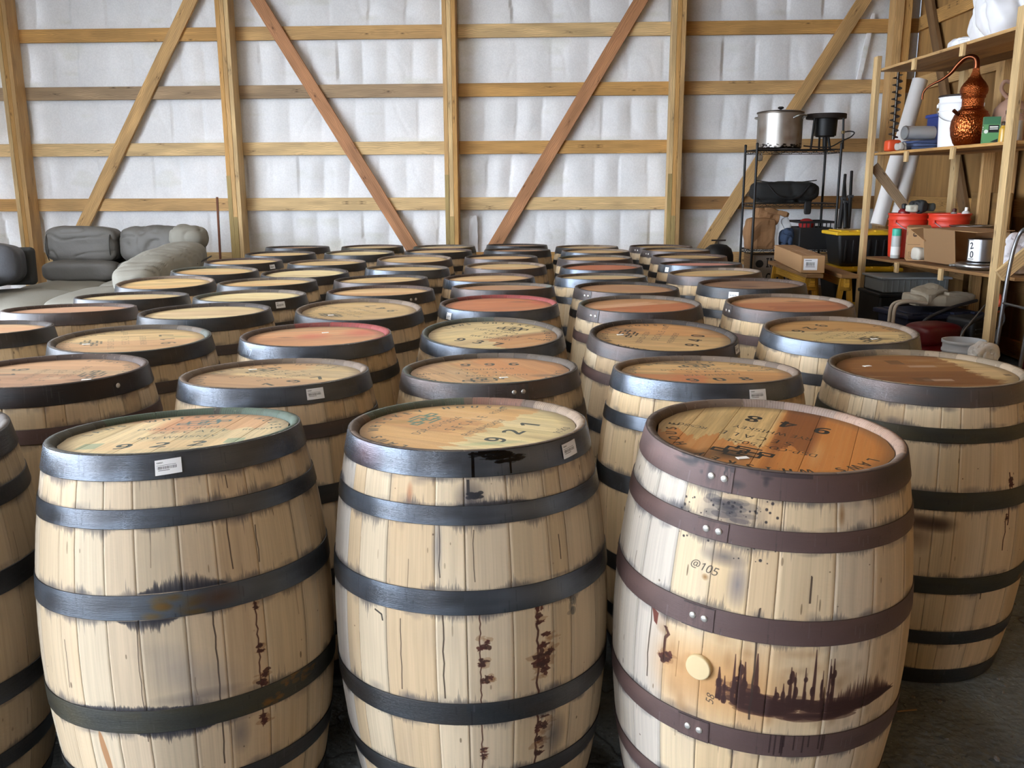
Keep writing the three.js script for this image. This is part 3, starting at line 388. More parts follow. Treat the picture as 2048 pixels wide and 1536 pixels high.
  mk('A1', { seed: 67, bleed: 0.7, tone: 0.93, w: 1024, chime: [120, 110, 100] });
  mk('g0', { seed: 71, w: 1024, chime: [104, 84, 74] }); mk('g1', { seed: 83, w: 1024, bleed: 1.2, chime: [128, 116, 104], chimeSpots: [[-180, -40, [78, 96, 92], 0.5]] }); mk('g2', { seed: 97, w: 1024, tone: 0.95, chime: [86, 76, 70] }); mk('g3', { seed: 113, w: 1024, tone: 1.03, chime: [158, 138, 120] });
  mk('red', { seed: 127, w: 1024, chime: [116, 100, 92], chimeSpots: [[60, 180, [168, 58, 56], 0.6], [-180, -150, [150, 52, 50], 0.5]] });
}
hoopM.wet = (() => { const m = hoopM.blue.clone(), c = hoopM.blue.map.image, [d, x] = canvas(1024, 64), r = rng(9); x.drawImage(c, 0, 0); const P = (a) => ((a + 180) / 180 % 1) * 1024; x.fillStyle = css([10, 10, 12], 0.95); blotch(x, P(13), 14, 50, 9, [8, 8, 10], 0.8, r, 50); blotch(x, P(20), 24, 36, 9, [8, 8, 10], 0.7, r, 40); x.fillStyle = css([6, 6, 8], 0.95); x.fillRect(P(4), 4, 7, 60); x.fillRect(P(20), 8, 5, 50); x.fillRect(P(7), 2, 50, 6); softSpot(x, P(-50), 32, 90, 60, [92, 70, 74], 0.8); m.map = canvasTex(d); m.roughness = 0.26; return m; })();
hoopM.rust = (() => { const m = hoopM.dark.clone(), c = hoopM.blue.map.image, [d, x] = canvas(1024, 64), r = rng(19); x.drawImage(c, 0, 0); const P = (a) => ((a + 180) / 180 % 1) * 1024; for (let i = 0; i < 26; i++) softSpot(x, P(6 + 18 * r()), 10 + 50 * r(), 22, 10, [118, 88, 40], 0.4); softSpot(x, P(30), 30, 60, 30, [84, 60, 48], 0.8); m.map = canvasTex(d); return m; })();

hoopM.chalk = (() => { const m = hoopM.blue.clone(), [d, x] = canvas(1024, 64); x.drawImage(hoopM.blue.map.image, 0, 0); x.fillStyle = 'rgba(190,200,210,.42)'; x.font = '34px sans-serif'; x.save(); x.translate(((-64 + 180) / 180 % 1) * 1024, 50); x.scale(1.1, 1); x.fillText('HPWK 7', 0, 0); x.restore(); m.map = canvasTex(d); return m; })();
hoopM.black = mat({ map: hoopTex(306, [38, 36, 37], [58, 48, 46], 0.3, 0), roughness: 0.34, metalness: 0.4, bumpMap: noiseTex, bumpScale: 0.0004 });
hoopM.plumTop = (() => { const m = hoopM.plum.clone(), [d, x] = canvas(1024, 64), r = rng(29), P = (a) => ((a + 180) / 180 % 1) * 1024; x.drawImage(hoopM.plum.map.image, 0, 0); for (let i = 0; i < 26; i++) softSpot(x, P(-56 + 44 * r()), 50 * r() * r(), 8 + 22 * r(), 5 + 12 * r(), [22, 20, 24], 0.6); softSpot(x, P(45), 20, 150, 46, [40, 36, 40], 0.75); x.fillStyle = css([34, 30, 34], 0.5); x.fillRect(P(-20), 0, 330, 12); m.map = canvasTex(d); return m; })();
hoopM.plumDrip = (() => { const m = hoopM.plum.clone(), [d, x] = canvas(1024, 64), r = rng(31), P = (a) => ((a + 180) / 180 % 1) * 1024; x.drawImage(hoopM.plum.map.image, 0, 0); for (let i = 0; i < 12; i++) { x.fillStyle = css([34, 16, 16], 0.75); x.fillRect(P(-12 + 26 * r()), 0, 3, 30 + 34 * r()); } m.map = canvasTex(d); return m; })();
// barcode stickers and paper tags
const tagTex = (() => { const [c, x] = canvas(256, 144), r = rng(5); x.fillStyle = '#eceef0'; x.fillRect(0, 0, 256, 144); x.fillStyle = '#26282c'; x.font = 'bold 20px sans-serif'; x.fillText('100001', 14, 34); x.fillRect(14, 50, 190, 3); for (let i = 20; i < 206;) { const w = 2 + 5 * r(); x.fillRect(i, 62, w, 28); i += w + 2 + 5 * r(); } x.fillRect(30, 98, 110, 5); return canvasTex(c); })();
const tagM = mat({ map: tagTex, roughness: 0.5 }), paper = flat('#f2f2ee', 0.6);

// per barrel: [id, x, z, lean towards the camera, lean sideways, rim height, side, hoops, turn of the staves, head, description, rivets, sticker]
const H9 = { O: [196, 124, 58], B: [122, 74, 36], K: [92, 60, 38], Rd: [186, 92, 60], G: [150, 132, 104], P: [214, 150, 112] };
const heads = {
  B1: { px: 1024, seed: 1, alpha: 88, tone: [224, 204, 158], num: 922, theta: 3, ink: [66, 78, 74], emblem: [84, 110, 108], panel: [236, 196, 142], stains: [[-0.18, 0.10, 0.05, 0.25, [206, 146, 104], 0.55, 0.03], [-0.02, 0.08, 0.02, 0.25, [176, 110, 84], 0.3, 0.04]], spots: [[-0.16, -0.19, 0.09, 0.05, [206, 140, 110], 0.5]] },
  C1: { px: 1024, seed: 2, alpha: 150, tone: [230, 212, 160], num: 921, theta: 61, hand: 'wks', ink: [58, 66, 60], emblem: [84, 118, 100], stains: [[-0.25, 0.25, -0.06, 0.25, [204, 146, 84], 0.62, 0.03], [-0.06, 0.08, 0.0, 0.24, [172, 112, 66], 0.35, 0.05]], spots: [[0.06, 0.16, 0.09, 0.02, [120, 160, 120], 0.5, 10], [-0.16, -0.06, 0.07, 0.03, [150, 124, 60], 0.6], [0.12, -0.2, 0.1, 0.02, [150, 180, 140], 0.35]] },
  D1: { px: 1024, seed: 3, alpha: 66, tone: [216, 184, 128], num: 948, theta: 148, ink: [32, 34, 32], stains: [[-0.26, 0.01, -0.3, 0.3, [190, 112, 44], 0.8, 0.01], [-0.095, 0.0, -0.06, 0.3, [104, 56, 24], 0.62, 0.05], [-0.03, 0.0, -0.3, 0.3, [120, 68, 30], 0.4, 0.02], [0.0, 0.26, -0.3, -0.06, [188, 112, 48], 0.7, 0.06]], spots: [[-0.125, 0.12, 0.07, 0.05, [36, 30, 26], 0.75], [-0.2, 0.12, 0.06, 0.03, [60, 44, 34], 0.5, -40]] },
  C2: { px: 512, seed: 4, alpha: 118, tone: [206, 168, 118], num: 966, theta: -178, inkA: 0.7, stains: [[-0.26, -0.02, -0.3, 0.3, [190, 126, 76], 0.55, 0.02], [-0.12, 0.06, -0.1, 0.2, [200, 132, 78], 0.4, 0.04]], spots: [[0.17, 0.09, 0.06, 0.03, [90, 76, 66], 0.6], [-0.2, -0.1, 0.06, 0.04, [150, 104, 70], 0.5]] },
  D2: { px: 512, seed: 5, alpha: 170, tone: [214, 176, 118], num: 908, theta: 8, hand: '19e18', stains: [[-0.05, 0.25, -0.3, 0.1, [188, 122, 66], 0.5, 0.03], [0.05, 0.25, 0.0, 0.3, [196, 112, 70], 0.6, 0.02]], spots: [[-0.05, -0.2, 0.14, 0.05, [80, 66, 54], 0.6]] },
  E2: { px: 512, seed: 6, alpha: 0, tone: [206, 176, 126], stains: [[-0.26, 0.24, -0.3, 0.14, [128, 78, 34], 0.86, 0.03], [-0.2, 0.0, -0.3, 0.16, [92, 54, 26], 0.4, 0.04], [-0.26, -0.14, -0.3, -0.1, [176, 108, 48], 0.5, 0.03]], extra: (x) => { x.fillStyle = css([170, 140, 116], 0.9); x.fillRect(-0.055, 0.11, 0.085, 0.024); x.fillRect(-0.02, -0.08, 0.085, 0.026); x.fillStyle = css([84, 56, 34], 0.6); x.fillRect(-0.06, -0.16, 0.045, 0.06); x.fillRect(-0.08, 0.09, 0.05, 0.05); x.fillStyle = css([70, 52, 36], 0.7); x.fillRect(0.21, 0.05, 0.02, 0.02); } },
  A2: { px: 512, seed: 7, alpha: 172, tone: [204, 172, 136], num: 914, theta: -88, inkA: 0.55, stains: [[0.0, 0.26, -0.3, 0.3, [150, 104, 78], 0.55, 0.02], [-0.26, -0.06, -0.3, 0.3, [206, 150, 108], 0.4, 0.05]], spots: [[0.15, 0.1, 0.06, 0.03, [86, 66, 56], 0.7]] },
  B2: { px: 512, seed: 8, alpha: 160, tone: [208, 184, 140], num: 197, theta: 39, inkA: 0.6, stains: [[0.02, 0.25, -0.3, 0.3, [170, 126, 92], 0.6, 0.03], [-0.25, -0.1, 0.0, 0.3, [196, 140, 92], 0.5, 0.06]], spots: [[-0.18, -0.05, 0.05, 0.05, [84, 62, 50], 0.5]] },
  A3: { px: 256, seed: 9, alpha: 15, tone: [212, 172, 130], stains: [[-0.2, 0.12, -0.3, 0.3, [196, 138, 98], 0.45, 0.05]] },
  B3: { px: 512, seed: 10, alpha: 12, tone: [214, 186, 134], num: 917, theta: 113, inkA: 0.4, stains: [[-0.2, 0.02, -0.25, 0.3, [186, 138, 102], 0.55, 0.06]], spots: [[-0.15, 0.04, 0.07, 0.02, [110, 130, 110], 0.6], [0.14, -0.1, 0.08, 0.02, [120, 132, 96], 0.4]] },
  C3: { px: 512, seed: 11, alpha: 14, tone: [212, 168, 122], stains: [[-0.24, 0.16, -0.3, 0.3, [204, 132, 92], 0.4, 0.05]], spots: [[0.16, -0.1, 0.10, 0.12, [186, 64, 60], 0.5], [-0.02, -0.02, 0.08, 0.09, [192, 80, 62], 0.5], [-0.12, 0.0, 0.04, 0.02, [90, 60, 50], 0.5]] },
  D3: { px: 512, seed: 12, alpha: 28, tone: [224, 202, 150], num: 937, theta: -25, ink: [30, 32, 30], inkA: 0.9, stains: [[-0.26, -0.04, -0.06, 0.3, [184, 122, 74], 0.7, 0.03], [-0.08, -0.02, 0.0, 0.3, [130, 94, 64], 0.4, 0.03]] },
  E3: { px: 512, seed: 13, alpha: 172, tone: [212, 176, 124], num: 940, theta: 71, ink: [44, 40, 36], inkA: 0.8, stains: [[-0.26, -0.03, -0.3, 0.3, [196, 132, 74], 0.55, 0.02]], spots: [[-0.14, -0.14, 0.12, 0.06, [70, 62, 54], 0.5], [0.2, -0.08, 0.06, 0.06, [110, 86, 62], 0.4]] },
  F3: { px: 512, seed: 14, alpha: 176, tone: [214, 188, 134], num: 926, theta: -139, ink: [40, 40, 36], inkA: 0.7, stains: [[-0.26, -0.02, -0.3, 0.3, [182, 126, 66], 0.65, 0.03]], spots: [[0.09, 0.115, 0.10, 0.03, [60, 48, 40], 0.6]] },
  A4: { px: 256, seed: 15, alpha: 6, tone: [210, 170, 132], stains: [[-0.1, 0.2, -0.3, 0.3, [180, 124, 92], 0.5, 0.04]] },
  B4: { px: 256, seed: 16, alpha: 5, tone: [224, 204, 156], stains: [[-0.08, 0.12, -0.2, 0.25, [186, 156, 122], 0.55, 0.06]] },
  C4: { px: 256, seed: 17, alpha: 8, tone: [214, 182, 126], num: 947, theta: 135, inkA: 0.6, spots: [[-0.11, 0.088, 0.06, 0.03, [70, 62, 54], 0.7]] },
  D4: { px: 256, seed: 18, alpha: 14, tone: [206, 144, 96], stains: [[-0.24, 0.24, -0.3, 0.3, [188, 98, 60], 0.45, 0.03]], spots: [[0.1, -0.12, 0.07, 0.03, [90, 56, 44], 0.5], [0.2, -0.1, 0.08, 0.1, [184, 70, 60], 0.5]] },
  E4: { px: 256, seed: 19, alpha: 20, tone: [210, 156, 108], stains: [[-0.24, 0.02, -0.3, 0.3, [184, 88, 46], 0.55, 0.03], [0.02, 0.12, -0.3, 0.1, [228, 184, 150], 0.5, 0.05]] },
  F4: { px: 256, seed: 20, alpha: 4, tone: [214, 164, 120], stains: [[-0.24, 0.1, -0.3, 0.3, [176, 96, 56], 0.55, 0.03], [-0.1, 0.0, -0.1, 0.3, [140, 72, 42], 0.45, 0.05]], spots: [[0.06, -0.12, 0.05, 0.02, [70, 46, 36], 0.6]] },
  p0: { px: 256, seed: 31, alpha: 0, tone: [226, 204, 152], stains: [[-0.1, 0.08, -0.1, 0.26, [190, 142, 96], 0.45, 0.06]] },
  p1: { px: 256, seed: 32, alpha: 12, tone: [222, 190, 132], stains: [[-0.25, -0.05, -0.3, 0.3, [196, 144, 88], 0.45, 0.05]], spots: [[-0.05, -0.12, 0.08, 0.02, [90, 70, 56], 0.5]] },
  p2: { px: 256, seed: 33, alpha: 170, tone: [230, 212, 162], stains: [[0.02, 0.1, -0.2, 0.1, [176, 142, 100], 0.4, 0.05]] },
  p3: { px: 256, seed: 34, alpha: 5, tone: [222, 192, 138], stains: [[-0.2, 0.02, -0.3, 0.2, [206, 150, 92], 0.45, 0.06]], spots: [[0.05, -0.1, 0.1, 0.03, [236, 218, 176], 0.6]] },
  o0: { px: 256, seed: 35, alpha: 8, tone: [214, 176, 122], stains: [[-0.25, 0.0, -0.3, 0.3, [192, 134, 80], 0.5, 0.05]], spots: [[-0.05, -0.1, 0.12, 0.03, [232, 208, 160], 0.5]] },
  o1: { px: 256, seed: 36, alpha: 165, tone: [204, 164, 120], stains: [[-0.2, 0.1, -0.3, 0.3, [172, 118, 80], 0.5, 0.05]] },
  k0: { px: 256, seed: 37, alpha: 0, tone: [172, 136, 104], stains: [[-0.25, 0.25, -0.3, 0.3, [134, 96, 70], 0.5, 0.03]], spots: [[-0.02, 0.03, 0.08, 0.05, [74, 46, 32], 0.8], [-0.05, -0.05, 0.12, 0.08, [96, 66, 48], 0.5]] },
  r0: { px: 256, seed: 38, alpha: 8, tone: [206, 148, 104], stains: [[-0.24, 0.24, -0.3, 0.3, [188, 90, 56], 0.6, 0.03]] },
  r1: { px: 256, seed: 39, alpha: 172, tone: [226, 170, 148], stains: [[-0.24, 0.24, -0.3, 0.3, [216, 130, 120], 0.5, 0.03]] },
};
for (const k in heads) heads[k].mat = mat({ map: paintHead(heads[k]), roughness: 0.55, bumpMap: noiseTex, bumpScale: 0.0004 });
const ORD = ['first', 'second', 'third', 'fourth', 'fifth', 'sixth', 'seventh', 'eighth', 'ninth', 'tenth'];
const B = 'blue', D = 'dark', P = 'plum', X2 = 'mixed', Gn = 'green';
const barrels = [
  ['B1', -0.776, -2.025, -4.1, 1.7, 0.896, 'B1', [B, B, 'rust', Gn, D, D], 0, 'B1', 'pale oak barrel stamped 922 on its head, white barcode sticker on the blue-grey top hoop', [], [16.3, 0.970]],
  ['C1', -0.104, -2.057, -1.8, 0.6, 0.902, 'C1', ['wet', B, B, D, D, D], 0, 'C1', 'pale oak barrel stamped 921 with two dark leak lines down its front', [], [53, 0.972]],
  ['D1', 0.576, -1.930, 1.8, -1.6, 0.908, 'D1', ['plumTop', P, P, 'plumDrip', P, P], 0, 'D1', 'oak barrel stamped 948 with plum hoops, round wooden bung and a black dripping stain', [[-39.2, -33.8], [-37.8, -32.9], [-38.6, -34.2], [-37, -32.5], [-36.5, -32], [-36, -31.5]], null, [-0.102, 0.147]],
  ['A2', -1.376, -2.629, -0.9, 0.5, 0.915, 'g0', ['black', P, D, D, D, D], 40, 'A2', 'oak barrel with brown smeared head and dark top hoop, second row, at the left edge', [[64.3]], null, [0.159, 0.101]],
  ['B2', -0.717, -2.689, -2.2, 0.6, 0.892, 'g3', [B, X2, D, D, D, D], 0, 'B2', 'oak barrel with streaky grey-brown head and stickered blue hoop directly behind the barrel stamped 922', [], [36.1, 0.972], [-0.108, -0.132]],
  ['C2', -0.070, -2.822, -1.2, 0.8, 0.877, 'g1', [X2, X2, D, D, D, D], 80, 'C2', 'oak barrel with two rivets on its plum top hoop directly behind the barrel stamped 921', [[15.4, 21]], null, [0.045, 0.114]],
  ['D2', 0.587, -2.692, -2.6, -0.2, 0.896, 'g3', [B, B, D, D, D, D], 130, 'D2', 'oak barrel stamped 908 with a stickered grey top hoop', [], [18, 0.966]],
  ['E2', 1.248, -2.680, 0.7, 0.1, 0.901, 'E2', [X2, Gn, Gn, Gn, D, D], 0, 'E2', 'oak barrel with dark brown wet head beside open floor, rightmost of the near barrels', [], null, [-0.144, -0.076]],
  ['A3', -2.055, -3.412, -2.3, -0.1, 0.919, 'g2', [D, D, D, D, D, D], 20, 'A3', 'oak barrel cut by the left edge of the picture, orange-brown head with a wet rim', [], null],
  ['B3', -1.395, -3.279, 1.4, -0.5, 0.901, 'g1', [D, X2, D, D, D, D], 170, 'B3', 'oak barrel with pale greenish-smudged head right behind the brown smeared head at the left edge', [], null, [-0.142, 0.06]],
  ['C3', -0.735, -3.366, 0.3, 0.1, 0.899, 'red', ['chalk', D, D, D, D, D], 0, 'C3', 'oak barrel with pinkish head, red paint on its rim and chalk writing on its hoop', [], null, [0.012, -0.1]],
  ['D3', -0.075, -3.519, 4.1, -0.8, 0.877, 'g1', [B, D, D, D, D, D], 0, 'D3', 'oak barrel stamped 937, pale head with a brown corner and black lettering', [], null],
  ['E3', 0.576, -3.402, 3.7, -0.8, 0.885, 'g2', [X2, P, D, D, D, D], 10, 'E3', 'oak barrel stamped 940 with a plum-grey hoop and dark rim', [], [62.7, 0.975], [-0.158, -0.04]],
  ['F3', 1.232, -3.366, 2.2, 0.2, 0.907, 'g3', [B, D, D, D, D, D], 60, 'F3', 'oak barrel with half pale, half brown head and upside-down numerals, nearest the red machine', [], null, [0.088, 0.118]],
  ['A4', -2.000, -4.077, -2.8, 0.1, 0.906, 'g0', [X2, D, D, D, D, D], 90, 'A4'], ['B4', -1.347, -3.956, -0.2, 0.4, 0.908, 'g2', [D, X2, D, D, D, D], 120, 'B4'], ['C4', -0.683, -4.032, 2.6, -0.5, 0.903, 'g3', [D, D, D, D, D, D], 30, 'C4', 0, [], null, [-0.111, 0.088]], ['D4', -0.061, -4.257, 1.1, 0.1, 0.898, 'red', [B, D, D, D, D, D], 20, 'D4', 0, [], [-51.5, 0.964]], ['E4', 0.586, -4.126, 1.0, 0.6, 0.909, 'g1', [X2, P, D, D, D, D], 60, 'E4', 0, [[-55.3, -49.8]]], ['F4', 1.248, -4.056, 1.5, 0.4, 0.920, 'g3', [X2, P, D, D, D, D], 140, 'F4', 0, [[-85, -78]]],
  ['A5', -1.989, -4.736, -2.1, -0.1, 0.883, 'g2', [D, D, D, D, D, D], 10, 'p0'], ['B5', -1.337, -4.620, -0.3, 0.3, 0.896, 'g1', [D, D, D, D, D, D], 50, 'p2', 0, [], [45.2, 0.972]], ['C5', -0.692, -4.766, -0.5, 0.5, 0.902, 'g0', [D, D, D, D, D, D], 100, 'o0', 0, [[40, 46]]], ['D5', -0.048, -4.951, -1.9, 0.2, 0.900, 'g1', [X2, D, D, D, D, D], 150, 'o1'], ['E5', 0.620, -4.878, 0.3, -0.5, 0.900, 'g2', [X2, D, D, D, D, D], 70, 'o1', 0, [[-56, -50.5]]], ['F5', 1.278, -4.819, 0.0, 0.7, 0.925, 'g0', [D, D, D, D, D, D], 0, 'k0', 0, [], [-32.1, 0.966]],
  ['A6', -2.065, -5.407, 2.4, -0.2, 0.883, 'g3', [D, D, D, D, D, D], 20, 'p1'], ['B6', -1.423, -5.277, -0.3, 0.7, 0.897, 'g1', [D, D, D, D, D, D], 110, 'p3'], ['C6', -0.786, -5.457, -0.5, 0.9, 0.893, 'g2', [X2, D, D, D, D, D], 40, 'p1'], ['D6', -0.139, -5.601, -0.1, 0.8, 0.885, 'g0', [B, D, D, D, D, D], 80, 'o0'], ['E6', 0.550, -5.557, -1.5, 0.3, 0.893, 'g1', [B, D, D, D, D, D], 130, 'p0'], ['F6', 1.244, -5.568, -0.2, 2.1, 0.914, 'g3', [X2, D, D, D, D, D], 160, 'p3'],
  ['A7', -1.987, -6.082, 0.9, -1.0, 0.891, 'g1', [D, D, D, D, D, D], 15, 'p3'], ['B7', -1.349, -5.926, 1.5, 0.3, 0.888, 'g2', [D, D, D, D, D, D], 55, 'p2'], ['C7', -0.702, -6.120, -0.8, -0.4, 0.899, 'g1', [B, D, D, D, D, D], 95, 'p1'], ['D7', -0.041, -6.310, 0.7, 0.2, 0.894, 'g3', [X2, D, D, D, D, D], 135, 'p3', 0, [], null, [-0.18, 0.06]], ['E7', 0.614, -6.206, 0.3, 0.7, 0.895, 'g0', [B, D, D, D, D, D], 5, 'r0'], ['F7', 1.296, -6.242, -1.4, 0.5, 0.910, 'g2', [B, D, D, D, D, D], 45, 'r1', 0, [], [-61.3, 0.967]],
  ['A8', -1.992, -6.763, 0.5, 0.1, 0.897, 'g0', [D, D, D, D, D, D], 25, 'p3', 0, [], [60.6, 0.967]], ['B8', -1.345, -6.628, 0.2, 0.3, 0.897, 'g3', [D, D, D, D, D, D], 65, 'p1'], ['C8', -0.732, -6.871, 2.0, 0.2, 0.901, 'g3', [X2, D, D, D, D, D], 105, 'p1'], ['D8', -0.080, -7.014, -0.1, 0.1, 0.901, 'g2', [X2, D, D, D, D, D], 145, 'o0'], ['E8', 0.630, -6.873, 0.2, 0.4, 0.902, 'g1', [X2, D, D, D, D, D], 35, 'o0'], ['F8', 1.346, -6.896, -0.1, 0.0, 0.910, 'g0', [X2, D, D, D, D, D], 75, 'p1'],
  ['A9', -1.894, -7.472, 0.3, -0.1, 0.900, 'g2', [D, D, D, D, D, D], 30, 'p3'], ['B9', -1.236, -7.413, 0.8, 0.2, 0.909, 'g1', [D, D, D, D, D, D], 70, 'p2'], ['C9', -0.615, -7.647, 0.1, 0.4, 0.905, 'g0', [D, D, D, D, D, D], 110, 'p3'], ['D9', 0.050, -7.706, -1.1, 0, 0.905, 'g2', [D, D, D, D, D, D], 150, 'o1'], ['E9', 0.695, -7.533, 0.2, -0.2, 0.906, 'g3', [B, D, D, D, D, D], 20, 'p3'], ['F9', 1.360, -7.560, -0.2, -0.4, 0.911, 'g1', [X2, D, D, D, D, D], 60, 'o0', 0, [[-65, -59]]],
  ['A10', -1.915, -8.180, -1.4, 0, 0.906, 'g2', [D, D, D, D, D, D], 10, 'o1'], ['B10', -1.272, -8.358, -0.1, 0.2, 0.895, 'g0', [Gn, D, D, D, D, D], 50, 'p0'], ['C10', -0.611, -8.312, -0.2, 0.2, 0.895, 'g1', [Gn, D, D, D, D, D], 90, 'p0'], ['D10', 0.051, -8.410, -1.4, -0.3, 0.900, 'g2', [D, D, D, D, D, D], 130, 'o1'], ['E10', 0.679, -8.202, -0.4, 0.1, 0.895, 'g3', [D, D, D, D, D, D], 170, 'p3'], ['F10', 1.347, -8.223, -0.3, -0.4, 0.895, 'g0', [X2, D, D, D, D, D], 30, 'p1', 0, [[-60.6, -54]]],
  ['A1', -1.444, -1.961, 0, 0, 0.900, 'A1', [D, D, D, D, D, D], 0, 'A3', 'tan oak barrel with black hoops cut by the left edge, beside the barrel stamped 922', [], null],
];
const headWord = { p0: 'pale cream head', p1: 'honey-coloured head', p2: 'cream head', p3: 'light tan head', o0: 'tan and brown head', o1: 'brown head', k0: 'dark brown blotched head', r0: 'reddish head', r1: 'pinkish head', A4: 'wet brownish head', B4: 'pale cream head', C4: 'honey head and dark numerals', D4: 'reddish head and red rim', E4: 'orange-red head', F4: 'red-brown head' };
for (const [id, x, z, tx, tz, H, side, hp, turn, head, desc, rivets = [], sticker, tag] of barrels) {
  const row = +id.slice(1), col = 'ABCDEF'.indexOf(id[0]), pos = row === 2 ? col : col, label = desc || `oak barrel with ${headWord[head]}, ${ORD[pos]} from left in ${ORD[row - 1]} row back${row === 10 ? ', the last row' : ''}`;
  const a = new THREE.Vector3(-Math.sin(tz * R), 1, Math.sin(tx * R)).normalize(), tilt = Math.acos(a.y), h = H - 0.247 * Math.sin(tilt);
  const o = thing('barrel', label, 'barrel', [x - a.x * h, H - a.y * h, z - a.z * h], 0, 'oak barrels standing in rows');
  o.quaternion.setFromUnitVectors(new THREE.Vector3(0, 1, 0), a); o.scale.set(1, h / HB, 1);
  const sd = SIDE[side], spin = (m) => { m.rotation.y = turn * R; return m; };
  if (row <= 6) sd.geos.forEach((g) => spin(part('stave', g, sd.mat, o))); else spin(part('staves', sd.merged, sd.mat, o)).userData.kind = 'stuff';
  hp.forEach((k, i) => {
    const hm = part('hoop', hoopGeos[i], hoopM[k], o);
    const rv = rivets.length === 1 ? (i === 0 ? rivets[0] : null) : rivets[i]; if (rv) {
      const v = (HOOPS[i][0] + HOOPS[i][1]) / 2, lo = Math.min(...rv) - 4, hi = Math.max(...rv) + 3.5;
      if (rv.length > 1) part('hoop_lap', patchGeo(lo, hi, HOOPS[i][0] + 0.0005, HOOPS[i][1] - 0.002, 0.0042), hoopM[k], hm);
      rv.forEach((q) => { const m = part('rivet', rivetGeo, rivetM, hm), rr = rad(v) + 0.0042; m.position.set(Math.sin(q * R) * rr, v * HB, Math.cos(q * R) * rr); m.rotation.y = q * R; });
    }
  });
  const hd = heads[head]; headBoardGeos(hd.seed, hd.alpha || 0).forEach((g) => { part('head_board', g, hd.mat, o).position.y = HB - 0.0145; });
  if (sticker) { const w = id === 'F7' || id === 'D4' ? 3.6 : 5.1; part('barcode_sticker', patchGeo(sticker[0] - w, sticker[0] + w, sticker[1] - 0.019, sticker[1] + 0.015, 0.0046, id === 'B1' || id === 'C1' ? 0.004 : 0), tagM, o, 'white barcode sticker'); }
  if (tag) { const t = part('paper_tag', bx(0.026, 0.0012, 0.014, 0, 0, 0, 0.0004, 1), paper, o, 'small white paper tag'); t.position.set(tag[0], HB - 0.0138, tag[1]); t.rotation.y = 0.3; }
  if (id === 'D1') { const b = part('bung', lathe([[0, 0.006], [0.024, 0.006], [0.0265, 0.004], [0.0275, 0], [0.0275, -0.012], [0, -0.012]], 32), flat('#cfba90', 0.7), o, 'round pale wooden bung'); const q = -34.5 * R, rr = rad(0.531) + 0.003; b.position.set(Math.sin(q) * rr, 0.531 * HB, Math.cos(q) * rr); b.rotation.set(Math.PI / 2, q, 0, 'YXZ'); }
}

// ───────── timber shelf unit along the right-hand wall ─────────
const steel = flat('#b9bcc0', 0.28, 1), steelDull = mat({ color: new THREE.Color('#a9a8a4'), roughness: 0.36, metalness: 0.95, bumpMap: noiseTex, bumpScale: 0.001 });
const blackM = flat('#17181a', 0.5, 0.2), blackPl = flat('#161719', 0.55), card = flat('#a9835a', 0.85);
const cardFlat = flat('#b08a62', 0.85), cardDark = flat('#8a6a48', 0.88);
const shelfY = (z, k) => (k === 0 ? 2.40 : k === 1 ? 1.70 : lerp(0.80, 0.852, (z + 8.17) / 2.27));
{
  const t = thing('shelf_unit', 'tall unpainted timber shelf unit with three plank shelves against the plywood wall', 'shelf', [3.17, 0, -7.03]);
  [[-0.02, 1.13], [-0.02, -1.14], [0.73, 1.13], [0.73, -1.14]].forEach(([x, z], i) => part('post', board(0.038, 2.5, 0.089, x - 0.0, 1.25, z), i === 1 ? W.pale : W.pale, t));
  for (let k = 0; k < 3; k++) {
    const y = k === 2 ? 0.826 : shelfY(0, k), tilt = k === 2 ? -0.0229 : 0;
    [0.118, 0.354, 0.590].forEach((x, i) => { const g = board(0.233, 0.022, k === 2 ? 2.5 : 2.34, 0, -0.011, 0); part('shelf_board', T(g, x + 0.002, y, k === 2 ? 0.07 : 0, tilt, 0, 0), [W.pine, W.honey, W.brown][(i + k) % 3], t); });
    [-0.42, 0.36].forEach((z) => part('edge_block', board(0.022, 0.085, 0.055, -0.010, y - 0.052 + (k === 2 ? z * 0.0229 : 0), z), W.pale, t));
  }
  part('knee_brace', T(board(0.60, 0.085, 0.02), 0.22, 1.36, -1.155, 0, 0, -0.86), W.grey, t); part('knee_brace', T(board(0.60, 0.085, 0.03), 0.2, 1.05, 1.19, 0, 0, 0.72), W.pale, t);
  part('back_leg', board(0.089, 1.7, 0.038, 0.72, 0.85, -0.56), W.pine, t);
}
